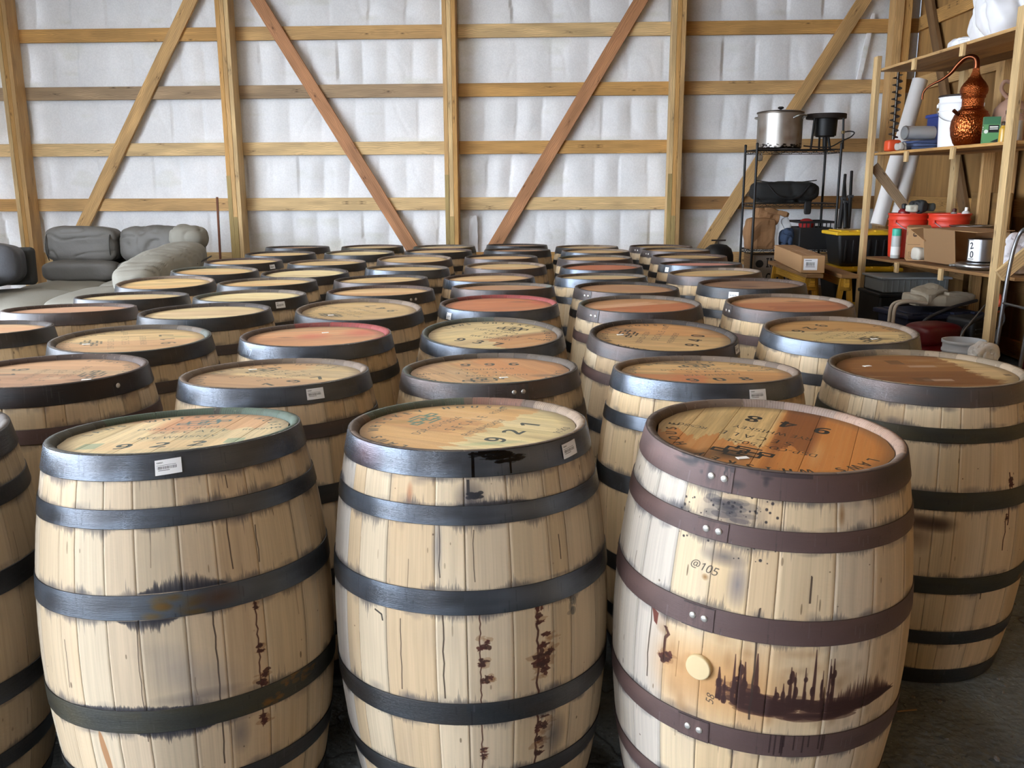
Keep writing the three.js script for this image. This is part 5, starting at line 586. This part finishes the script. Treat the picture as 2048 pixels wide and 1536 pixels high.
  { const [c, x] = canvas(128, 96); x.fillStyle = '#eef2f6'; x.fillRect(0, 0, 128, 96); x.fillStyle = '#2a57a8'; x.fillRect(40, 0, 8, 96); x.strokeStyle = '#2c3038'; x.lineWidth = 4; x.beginPath(); x.moveTo(84, 18); x.lineTo(112, 74); x.lineTo(58, 74); x.closePath(); x.stroke(); const g = new THREE.CylinderGeometry(0.088, 0.1125, 0.075, 12, 1, true, -1.6, 1.3); g.translate(0, 0.70, 0); part('label', g, mat({ map: canvasTex(c), roughness: 0.5 }), gc); }
  const ht = thing('hand_truck', 'grey steel hand truck standing behind the gas cylinder', 'hand truck', [3.095, 0, -5.66]); const hm = flat('#77787a', 0.35, 0.8); part('frame_tube', tube([[-0.02, 0.02, 0], [0.0, 0.5, -0.02], [0.045, 1.06, -0.03], [0.075, 1.15, -0.02], [0.10, 1.17, 0.11]], 0.0125, 50, 10), hm, ht); part('frame_tube', tube([[-0.02, 0.02, 0.27], [0.0, 0.5, 0.28], [0.045, 1.06, 0.29], [0.075, 1.15, 0.28], [0.10, 1.17, 0.11]], 0.0125, 50, 10), hm, ht); [0.3, 0.7].forEach((y) => part('crossbar', rod([-0.01 + 0.02 * y, y, -0.01], [-0.01 + 0.02 * y, y, 0.28], 0.008), hm, ht)); part('toe_plate', bx(0.06, 0.008, 0.32, -0.04, 0.006, 0.13, 0.002), hm, ht);
}
// ───────── sawhorses with a long box ─────────
{
  const yw = lumber('#d9a634');
  const horse = (label, a, b, h) => { const t = thing('sawhorse', label, 'sawhorse', [a[0], 0, a[1]], Math.atan2(b[0] - a[0], b[1] - a[1]), 'yellow sawhorses'), L = Math.hypot(b[0] - a[0], b[1] - a[1]); part('beam', board(0.13, 0.032, L + 0.1, 0, h - 0.016, L / 2), W.brown, t); part('rail', board(0.038, 0.075, L, 0, h - 0.07, L / 2), yw, t); for (const z of [0.06, L - 0.06]) { for (const s of [-1, 1]) part('leg', T(board(0.042, h - 0.03, 0.03, 0, (h - 0.03) / 2, 0), s * 0.098, 0.004, z, 0, 0, s * 0.105), yw, t); part('gusset', board(0.085, 0.035, 0.012, 0, h - 0.12, z + 0.016), yw, t); } };
  horse('yellow-legged sawhorse with worn plank top, left under the long box', [2.42, -8.30], [2.37, -7.12], 0.75); horse('yellow-legged sawhorse with worn plank top, right of the long box', [2.70, -8.2], [2.63, -7.08], 0.75);
  const b = thing('long_box', 'long brown cardboard box with a white barcode label lying on the two sawhorses', 'box', [2.44, 0.753, -7.76], -0.12); part('box_body', bx(0.18, 0.135, 1.3, 0, 0.0685, 0, 0.004), card, b); part('tape', bx(0.05, 0.001, 1.302, 0, 0.1368, 0, 0.0004, 1), cardFlat, b); part('seam', bx(0.184, 0.004, 0.05, 0, 0.136, 0.12, 0.001, 1), cardFlat, b);
  const [c, x] = canvas(128, 112), r = rng(8); x.fillStyle = '#e9ebee'; x.fillRect(0, 0, 128, 112); x.fillStyle = '#2a2c30'; for (let i = 24; i < 104;) { const w = 2 + 3 * r(); x.fillRect(i, 34, w, 36); i += w + 2 + 2 * r(); } x.fillRect(20, 78, 86, 4); x.fillRect(14, 14, 60, 5); part('barcode_label', (() => { const g = new THREE.BoxGeometry(0.105, 0.088, 0.001); g.translate(-0.02, 0.068, 0.6508); return g; })(), mat({ map: canvasTex(c), roughness: 0.5 }), b, 'white barcode label');
}
// ───────── black wire rack and what stands on it ─────────
{
  const t = thing('wire_rack', 'black wire shelving rack with four posts against the white wall', 'rack', [2.40, 0, -9.10]);
  const Wd = 0.82, Dp = 0.45; [[0, 0], [Wd, 0], [0, -Dp], [Wd, -Dp]].forEach(([x, z]) => part('post', [rod([x, 0, z], [x, 1.82, z], 0.0125, 12), lathe([[0.0135, 1.80], [0.0135, 1.825], [0, 1.832]], 12).translate(x, 0, z)], blackM, t));
  [0.785, 1.245, 1.765].forEach((y) => { const g = []; for (const [a, b] of [[[0, 0], [Wd, 0]], [[0, -Dp], [Wd, -Dp]], [[0, 0], [0, -Dp]], [[Wd, 0], [Wd, -Dp]]]) { g.push(rod([a[0], y, a[1]], [b[0], y, b[1]], 0.0045, 6), rod([a[0], y - 0.032, a[1]], [b[0], y - 0.032, b[1]], 0.0035, 6)); const n = Math.round(Math.hypot(b[0] - a[0], b[1] - a[1]) / 0.05); for (let k = 0; k < n; k++) { const p = (u) => [lerp(a[0], b[0], u), lerp(a[1], b[1], u)]; const A = p(k / n), B2 = p((k + 1) / n), up = k % 2; g.push(rod([A[0], y - (up ? 0.032 : 0), A[1]], [B2[0], y - (up ? 0 : 0.032), B2[1]], 0.0022, 5)); } } for (let k = 1; k < 30; k++) g.push(rod([Wd * k / 30, y + 0.003, 0], [Wd * k / 30, y + 0.003, -Dp], 0.0018, 5)); g.push(rod([0, y, -Dp / 2], [Wd, y, -Dp / 2], 0.0035, 6)); part('wire_shelf', g, blackM, t); });
  const hk = thing('padlock', 'small silver clip hanging under the top corner of the wire rack', 'clip', [2.41, 1.715, -9.12]); part('clip_body', T(soft(0.05, 0.06, 0.03, { n: 10, k: 4, amp: 0.004, freq: 20 }), 0.03, -0.03, 0), steelDull, hk); part('shackle', T(new THREE.TorusGeometry(0.014, 0.004, 8, 20), 0.03, 0.006, 0), steelDull, hk);
  // stock pot: dull aluminium, sooty base, loop handles and lid
  const potTex = (() => { const [c, x] = canvas(512, 256), r = rng(4); x.fillStyle = '#b4b1ab'; x.fillRect(0, 0, 512, 256); for (let i = 0; i < 120; i++) softSpot(x, r() * 512, 60 + r() * 200, 6 + 26 * r(), 20 + 50 * r(), r() < 0.6 ? [120, 92, 66] : [210, 210, 210], 0.18); for (let i = 0; i < 400; i++) { const y = 256 - 40 * r() * r(); x.fillStyle = css([22, 18, 16], 0.6); x.beginPath(); x.arc(r() * 512, y, 2 + 5 * r(), 0, 6.3); x.fill(); } x.fillStyle = 'rgba(20,16,14,.85)'; x.fillRect(0, 246, 512, 10); return canvasTex(c); })();
  const pot = thing('stock_pot', 'tall sooty aluminium stock pot with lid on top of the wire rack', 'pot', [2.675, 1.774, -9.33]); part('body', (() => { const g = lathe([[0, 0], [0.205, 0], [0.218, 0.014], [0.218, 0.335], [0.224, 0.34], [0.224, 0.346], [0.214, 0.346]], 56), p = g.attributes.position, u = g.attributes.uv; for (let i = 0; i < p.count; i++) u.setY(i, p.getY(i) / 0.346); return g; })(), mat({ map: potTex, metalness: 0.9, roughness: 0.36, bumpMap: noiseTex, bumpScale: 0.001 }), pot); part('lid', lathe([[0.228, 0.342], [0.230, 0.350], [0.226, 0.358], [0.19, 0.366], [0.08, 0.376], [0, 0.378]], 56), mat({ color: new THREE.Color('#6d655d'), metalness: 0.9, roughness: 0.4 }), pot); part('lid_knob', lathe([[0.012, 0.374], [0.012, 0.386], [0.028, 0.392], [0.03, 0.402], [0.02, 0.41], [0, 0.411]], 24), blackM, pot);
  [-1, 1].forEach((s) => { const h = part('handle', tube([[s * 0.212, 0.295, 0.065], [s * 0.262, 0.310, 0.062], [s * 0.276, 0.318, 0], [s * 0.262, 0.310, -0.062], [s * 0.212, 0.295, -0.065]].map(([x, y, z]) => [x * 0.97, y, z]), 0.009, 36, 8), steelDull, pot); [-1, 1].forEach((q) => part('rivet', T(new THREE.SphereGeometry(0.012, 10, 8), s * 0.208, 0.292, q * 0.068), steel, h)); }); pot.rotation.y = -0.9;
  const bn = thing('propane_burner', 'black outdoor gas burner on three legs with a hose, on top of the wire rack', 'burner', [3.14, 1.774, -9.36]); const iron = mat({ color: new THREE.Color('#2a211d'), roughness: 0.7, metalness: 0.4, bumpMap: noiseTex, bumpScale: 0.002 }); part('top_ring', lathe([[0.13, 0.295], [0.19, 0.292], [0.194, 0.298], [0.194, 0.335], [0.188, 0.34], [0.13, 0.338], [0.13, 0.295]], 48), iron, bn); part('wind_shield', lathe([[0.095, 0.13], [0.105, 0.13], [0.112, 0.295], [0.104, 0.295], [0.095, 0.13]], 40), blackM, bn); part('burner_head', lathe([[0, 0.12], [0.09, 0.12], [0.09, 0.15], [0, 0.16]], 30), iron, bn); [0.5, 2.6, 4.7].forEach((a) => part('leg', [rod([Math.cos(a) * 0.165, 0.3, Math.sin(a) * 0.165], [Math.cos(a) * 0.185, 0, Math.sin(a) * 0.185 * 0.8], 0.011)], blackM, bn)); part('stem', rod([0.0, 0, 0.02], [0.0, 0.13, 0], 0.024), blackM, bn); part('stem', rod([0.05, 0.0, 0.02], [0.03, 0.14, 0], 0.014), blackM, bn); part('valve', bx(0.03, 0.03, 0.03, 0.15, 0.16, 0.08, 0.005), flat('#8d7b55', 0.4, 0.7), bn); part('hose', tube([[0.15, 0.16, 0.08], [0.22, 0.168, 0.09], [0.255, 0.155, 0.1], [0.23, 0.12, 0.1], [0.13, 0.075, 0.12], [0.02, 0.02, 0.13], [-0.12, 0.018, 0.12], [-0.24, 0.03, 0.1]], 0.0065, 70, 8), blackPl, bn);
  const df = thing('duffel_bag', 'long black duffel bag on the middle shelf of the wire rack', 'bag', [2.76, 1.256, -9.34]); part('bag_body', T(soft(0.68, 0.225, 0.36, { n: 30, k: 3.6, amp: 0.018, freq: 5, folds: 12, foldDir: [1, 0.5, 0], seed: 12, sag: 0.025, flatBottom: 0.02 }), 0, 0.112, 0), mat({ color: new THREE.Color('#1b1c1c'), roughness: 0.85, bumpMap: weaveTex, bumpScale: 0.0008 }), df); part('zip', tube([[-0.3, 0.215, 0.06], [-0.1, 0.19, 0.1], [0.1, 0.195, 0.1], [0.3, 0.215, 0.06]], 0.005, 30, 6), flat('#33342f', 0.5), df); part('strap', tube([[-0.22, 0.18, 0.17], [-0.1, 0.06, 0.19], [0.08, 0.05, 0.19], [0.2, 0.17, 0.17]], 0.009, 40, 6), blackPl, df); part('strap_end', T(soft(0.07, 0.13, 0.03, { n: 10, k: 5, amp: 0.004 }), 0.16, -0.05, 0.27), blackPl, df);
  const pg = thing('paper_bag', 'crumpled brown paper grocery bag on the lower shelf of the wire rack', 'bag', [2.52, 0.792, -9.30]); const pm = mat({ color: new THREE.Color('#8f6a47'), roughness: 0.9 }); part('bag_body', T(soft(0.29, 0.31, 0.22, { n: 9, k: 9, amp: 0.026, freq: 9, seed: 14, flatBottom: 0.02, facet: 1 }), 0, 0.158, 0), pm, pg); part('folded_top', T(soft(0.24, 0.14, 0.16, { n: 7, k: 8, amp: 0.022, freq: 14, seed: 16, facet: 1 }), 0.06, 0.335, 0.0, 0, 0, -0.25), pm, pg); part('flap', T(soft(0.26, 0.05, 0.15, { n: 6, k: 9, amp: 0.014, freq: 14, seed: 17, facet: 1 }), 0.15, 0.37, 0.02, 0, 0, -0.28), pm, pg);
  const jn = thing('blue_bag', 'slumped dark blue fabric bundle squeezed between the paper bag and the black crate', 'bundle', [2.78, 0.794, -9.24]); part('bundle', T(soft(0.135, 0.22, 0.24, { n: 28, k: 2.8, amp: 0.03, freq: 8, folds: 24, foldDir: [0.6, 0.8, 0.2], seed: 18, flatBottom: 0.02 }), 0, 0.11, 0), mat({ color: new THREE.Color('#2f3f58'), roughness: 0.9 }), jn); part('white_scrap', T(soft(0.09, 0.12, 0.04, { n: 10, amp: 0.012, freq: 20, seed: 19 }), 0.0, 0.25, -0.04, 0, 0, 0.5), flat('#cfd2d4', 0.7), jn);
  const kr = thing('milk_crate', 'black plastic crate with slotted sides on the lower shelf of the wire rack', 'crate', [3.035, 0.794, -9.30]); const cw = 0.32, chh = 0.27, cd = 0.36; [[0, cd / 2, 0], [0, -cd / 2, 0]].forEach(([x, z]) => part('side', bx(cw, chh * 0.8, 0.012, x, chh * 0.4, z, 0.003), blackPl, kr)); [-1, 1].forEach((s) => part('side', bx(0.012, chh * 0.8, cd, s * cw / 2, chh * 0.4, 0, 0.003), blackPl, kr)); [[cd / 2], [-cd / 2]].forEach(([z]) => part('top_rail', bx(cw + 0.03, 0.022, 0.022, 0, chh, z, 0.004), blackPl, kr)); [-1, 1].forEach((s) => part('top_rail', bx(0.022, 0.022, cd, s * (cw / 2 + 0.004), chh, 0, 0.004), blackPl, kr)); for (let k = 0; k < 8; k++) part('bar', bx(0.01, chh * 0.25, 0.01, -cw / 2 + 0.02 + k * 0.04, chh * 0.88, cd / 2, 0.002, 1), blackPl, kr); part('base_panel', bx(cw, 0.012, cd, 0, 0.008, 0, 0.003), blackPl, kr);
  const rc = thing('red_cap', 'red cap-shaped cloth lying inside the top of the black crate', 'cap', [3.0, 0.98, -9.33]); part('crown', T(soft(0.15, 0.12, 0.15, { n: 14, k: 2.2, amp: 0.004 }), 0, 0.055, 0), flat('#a5201f', 0.8), rc); part('stuffing', T(soft(0.26, 0.16, 0.26, { n: 12, k: 3, amp: 0.012, freq: 9 }), 0.03, -0.09, 0), flat('#1d1f24', 0.9), rc);
  const wc = thing('wooden_crate', 'grey weathered wooden crate with black stencilled capitals under the wire rack', 'crate', [2.795, 0, -9.335]); const slatY = [0.08, 0.24, 0.51, 0.662]; part('slat', board(0.72, 0.10, 0.016, 0, 0.375, 0.19), W.old, wc); const crateTex = (txt, s) => { const [c, x] = canvas(1024, 200); x.fillStyle = '#8d8278'; x.fillRect(0, 0, 1024, 200); x.globalAlpha = 0.5; x.globalCompositeOperation = 'multiply'; x.save(); x.translate(0, 200); x.rotate(-Math.PI / 2); x.drawImage(grainC, 0, 0, 200, 1024); x.restore(); x.globalAlpha = 1; x.globalCompositeOperation = 'source-over'; x.fillStyle = 'rgba(24,22,22,.9)'; x.font = 'bold 168px sans-serif'; x.save(); x.translate(175, 160); x.scale(0.72, 1.05); x.fillText(txt, 0, 0); x.restore(); if (s) { x.beginPath(); x.ellipse(84, 112, 56, 50, 0, 0, 6.3); x.fill(); } return canvasTex(c); };
  slatY.forEach((y, i) => { const g = new RoundedBoxGeometry(0.72, 0.152, 0.016, 1, 0.003), p = g.attributes.position, u = []; for (let k = 0; k < p.count; k++) u.push(p.getX(k) / 0.72 + 0.5, p.getY(k) / 0.152 + 0.5); g.setAttribute('uv', new THREE.Float32BufferAttribute(u, 2)); part('slat', T(g, 0, y, 0.19), i === 3 ? mat({ map: crateTex('IMA', 1), roughness: 0.85 }) : i === 2 ? mat({ map: crateTex('CREAT', 0), roughness: 0.85 }) : W.old, wc); part('slat', board(0.72, 0.152, 0.016, 0, y, -0.19), W.old, wc); [-1, 1].forEach((s) => part('slat', board(0.016, 0.152, 0.37, s * 0.355, y, 0), W.old, wc)); });
  [[-1, -1], [1, -1], [-1, 1], [1, 1]].forEach(([a, b]) => part('corner_post', board(0.03, 0.73, 0.03, a * 0.33, 0.37, b * 0.165), W.old, wc)); part('base_panel', bx(0.7, 0.014, 0.36, 0, 0.012, 0, 0.002), plywoodDark, wc);
  const cb = thing('clear_bag', 'clear plastic bag hanging between the wire rack and the yellow-lidded totes', 'bag', [3.30, 0.70, -9.07]); part('film', T(soft(0.11, 0.30, 0.16, { n: 22, k: 2.8, amp: 0.02, freq: 10, folds: 30, seed: 27 }), -0.01, 0.15, 0), new THREE.MeshPhysicalMaterial({ color: new THREE.Color('#c9ccd0'), roughness: 0.25, transmission: 0.6, thickness: 0 }), cb);
  const kt = thing('covered_grill', 'black domed kettle grill with a bar handle between the last barrels and the wire rack', 'grill', [2.03, 0, -8.95]); part('dome_lid', lathe([[0.145, 0.70], [0.15, 0.71], [0.147, 0.76], [0.125, 0.82], [0.08, 0.855], [0.02, 0.866], [0, 0.867]], 44), blackM, kt); part('bowl', lathe([[0, 0.42], [0.06, 0.43], [0.115, 0.5], [0.142, 0.6], [0.147, 0.70]], 44), blackM, kt); [0.4, 2.5, 4.6].forEach((a) => part('leg', rod([Math.cos(a) * 0.10, 0.5, Math.sin(a) * 0.10], [Math.cos(a) * 0.17, 0, Math.sin(a) * 0.17], 0.010), blackM, kt)); part('handle', [rod([0, 0.86, 0], [0, 0.90, 0], 0.006), rod([-0.07, 0.90, 0], [0.07, 0.90, 0], 0.008)], flat('#2a221e', 0.6), kt);
}
// ───────── recliner sofa in the far left corner ─────────
{
  const leather = mat({ color: new THREE.Color('#55524d'), roughness: 0.6, bumpMap: noiseTex, bumpScale: 0.0016 }), suede = mat({ color: new THREE.Color('#817e74'), roughness: 0.85, bumpMap: noiseTex, bumpScale: 0.0012 }), under = flat('#2b2b29', 0.8);
  const t = thing('sofa', 'grey padded recliner sofa with wide arm and raised footrest in the far left corner', 'sofa', [0, 0, 0]);
  part('base', bx(1.62, 0.26, 0.9, -3.95, 0.19, -9.1, 0.03), under, t); part('back_frame', T(bx(1.56, 0.78, 0.16, 0, 0, 0, 0.05), -3.95, 0.58, -9.42, -0.08, 0, 0), leather, t);
  part('back_cushion', T(soft(0.74, 0.37, 0.30, { n: 34, k: 4.2, amp: 0.014, freq: 7, folds: 10, foldDir: [0.2, 1, 0], seed: 201 }), -4.30, 0.868, -9.20, -0.10, 0, 0), leather, t); part('back_cushion', T(soft(0.80, 0.38, 0.32, { n: 34, k: 3.6, amp: 0.015, freq: 7, folds: 10, foldDir: [0.3, 1, 0], seed: 203 }), -3.52, 0.866, -9.20, -0.10, 0, -0.02), leather, t); part('side_pad', T(soft(0.36, 0.26, 0.42, { n: 24, k: 2.8, amp: 0.016, freq: 8, folds: 14, seed: 205 }), -3.23, 0.94, -9.18, 0, 0.2, -0.12), suede, t);
  part('lumbar_cushion', T(soft(0.76, 0.22, 0.24, { n: 20, k: 3.6, amp: 0.008, freq: 6, seed: 207 }), -4.28, 0.62, -9.05), leather, t); part('lumbar_cushion', T(soft(0.66, 0.22, 0.24, { n: 20, k: 3.4, amp: 0.008, freq: 6, seed: 208 }), -3.58, 0.62, -9.05), leather, t);
  part('seat_cushion', T(soft(0.76, 0.24, 0.78, { n: 22, k: 3.6, amp: 0.010, freq: 4, seed: 209 }), -4.30, 0.42, -8.72), suede, t); part('seat_cushion', T(soft(0.66, 0.26, 0.78, { n: 22, k: 3.2, amp: 0.010, freq: 4, seed: 210 }), -3.58, 0.45, -8.72), suede, t);
  part('footrest', T(soft(0.94, 0.20, 0.98, { n: 24, k: 3.2, amp: 0.010, freq: 4, folds: 0, seed: 211 }), -4.36, 0.425, -7.92, 0.04, -0.1, -0.03), suede, t); part('footrest', T(soft(0.62, 0.20, 0.98, { n: 24, k: 3.2, amp: 0.010, freq: 4, seed: 212 }), -3.64, 0.45, -7.92, 0.04, -0.1, 0.0), suede, t); part('footrest_panel', T(bx(1.5, 0.12, 0.8, 0, 0, 0, 0.03), -4.0, 0.32, -7.86, 0.04, -0.1, 0), under, t);
  part('armrest', T(soft(0.34, 0.60, 1.50, { n: 20, k: 5, amp: 0.006, freq: 4, seed: 213 }), -3.10, 0.34, -8.25), leather, t); part('arm_pad', T(soft(0.46, 0.30, 1.62, { n: 44, k: 3.0, amp: 0.024, freq: 4, folds: 22, foldDir: [0.25, 0, 1], seed: 215 }), -3.13, 0.735, -8.18, 0.085, 0, 0), suede, t); part('arm_front', T(soft(0.26, 0.24, 0.12, { n: 18, k: 2.8, amp: 0.012, freq: 9, seed: 217 }), -3.08, 0.60, -7.42), leather, t);
  const seam = flat('#3a3834', 0.7); part('piping', tube([[-3.30, 0.64, -7.50], [-3.33, 0.70, -7.9], [-3.345, 0.74, -8.3], [-3.34, 0.78, -8.8]], 0.007, 40, 6), seam, t); part('piping', tube([[-2.905, 0.66, -7.5], [-2.895, 0.70, -7.9], [-2.895, 0.735, -8.3], [-2.90, 0.78, -8.8]], 0.007, 40, 6), seam, t); [-4.62, -3.99].forEach((x) => part('piping', tube([[x, 1.02, -9.16], [x, 0.94, -9.075], [x, 0.80, -9.06], [x, 0.72, -9.10]], 0.006, 24, 6), seam, t));
  const u = thing('recliner_chair', 'grey leather recliner cut by the left edge, left of the sofa', 'armchair', [0, 0, 0]);
  part('back_cushion', T(soft(1.05, 0.40, 0.36, { n: 26, k: 4, amp: 0.014, freq: 5, seed: 221 }), -4.86, 0.772, -8.02, -0.05, 0.12, 0), mat({ color: new THREE.Color('#3d3e42'), roughness: 0.45, bumpMap: noiseTex, bumpScale: 0.0012 }), u); part('back_frame', T(bx(0.6, 0.84, 0.14, 0, 0, 0, 0.04), -5.3, 0.45, -8.24, -0.05, 0.12, 0), under, u); part('back_panel', T(bx(1.0, 0.34, 0.10, 0, 0, 0, 0.04), -4.84, 0.735, -8.24, -0.05, 0.12, 0), under, u); part('armrest', T(soft(0.34, 0.15, 0.60, { n: 18, k: 3.4, amp: 0.01, freq: 6, seed: 223 }), -4.64, 0.645, -7.72), leather, u); part('seat_base', bx(1.0, 0.36, 0.7, -5.45, 0.2, -7.7, 0.04), under, u);
  const s = thing('wooden_stick', 'thin brown wooden stick leaning upright left of the second wall post', 'stick', [-3.30, 0, -10.40]); part('rod', T(board(0.022, 1.32, 0.022, 0, 0.66, 0), 0, 0, 0.12, -0.03, 0, -0.01), lumber('#7a4a30'), s);
}

scene.traverse((o) => { if (o.isMesh) o.castShadow = o.receiveShadow = true; });
renderer.render(scene, camera);
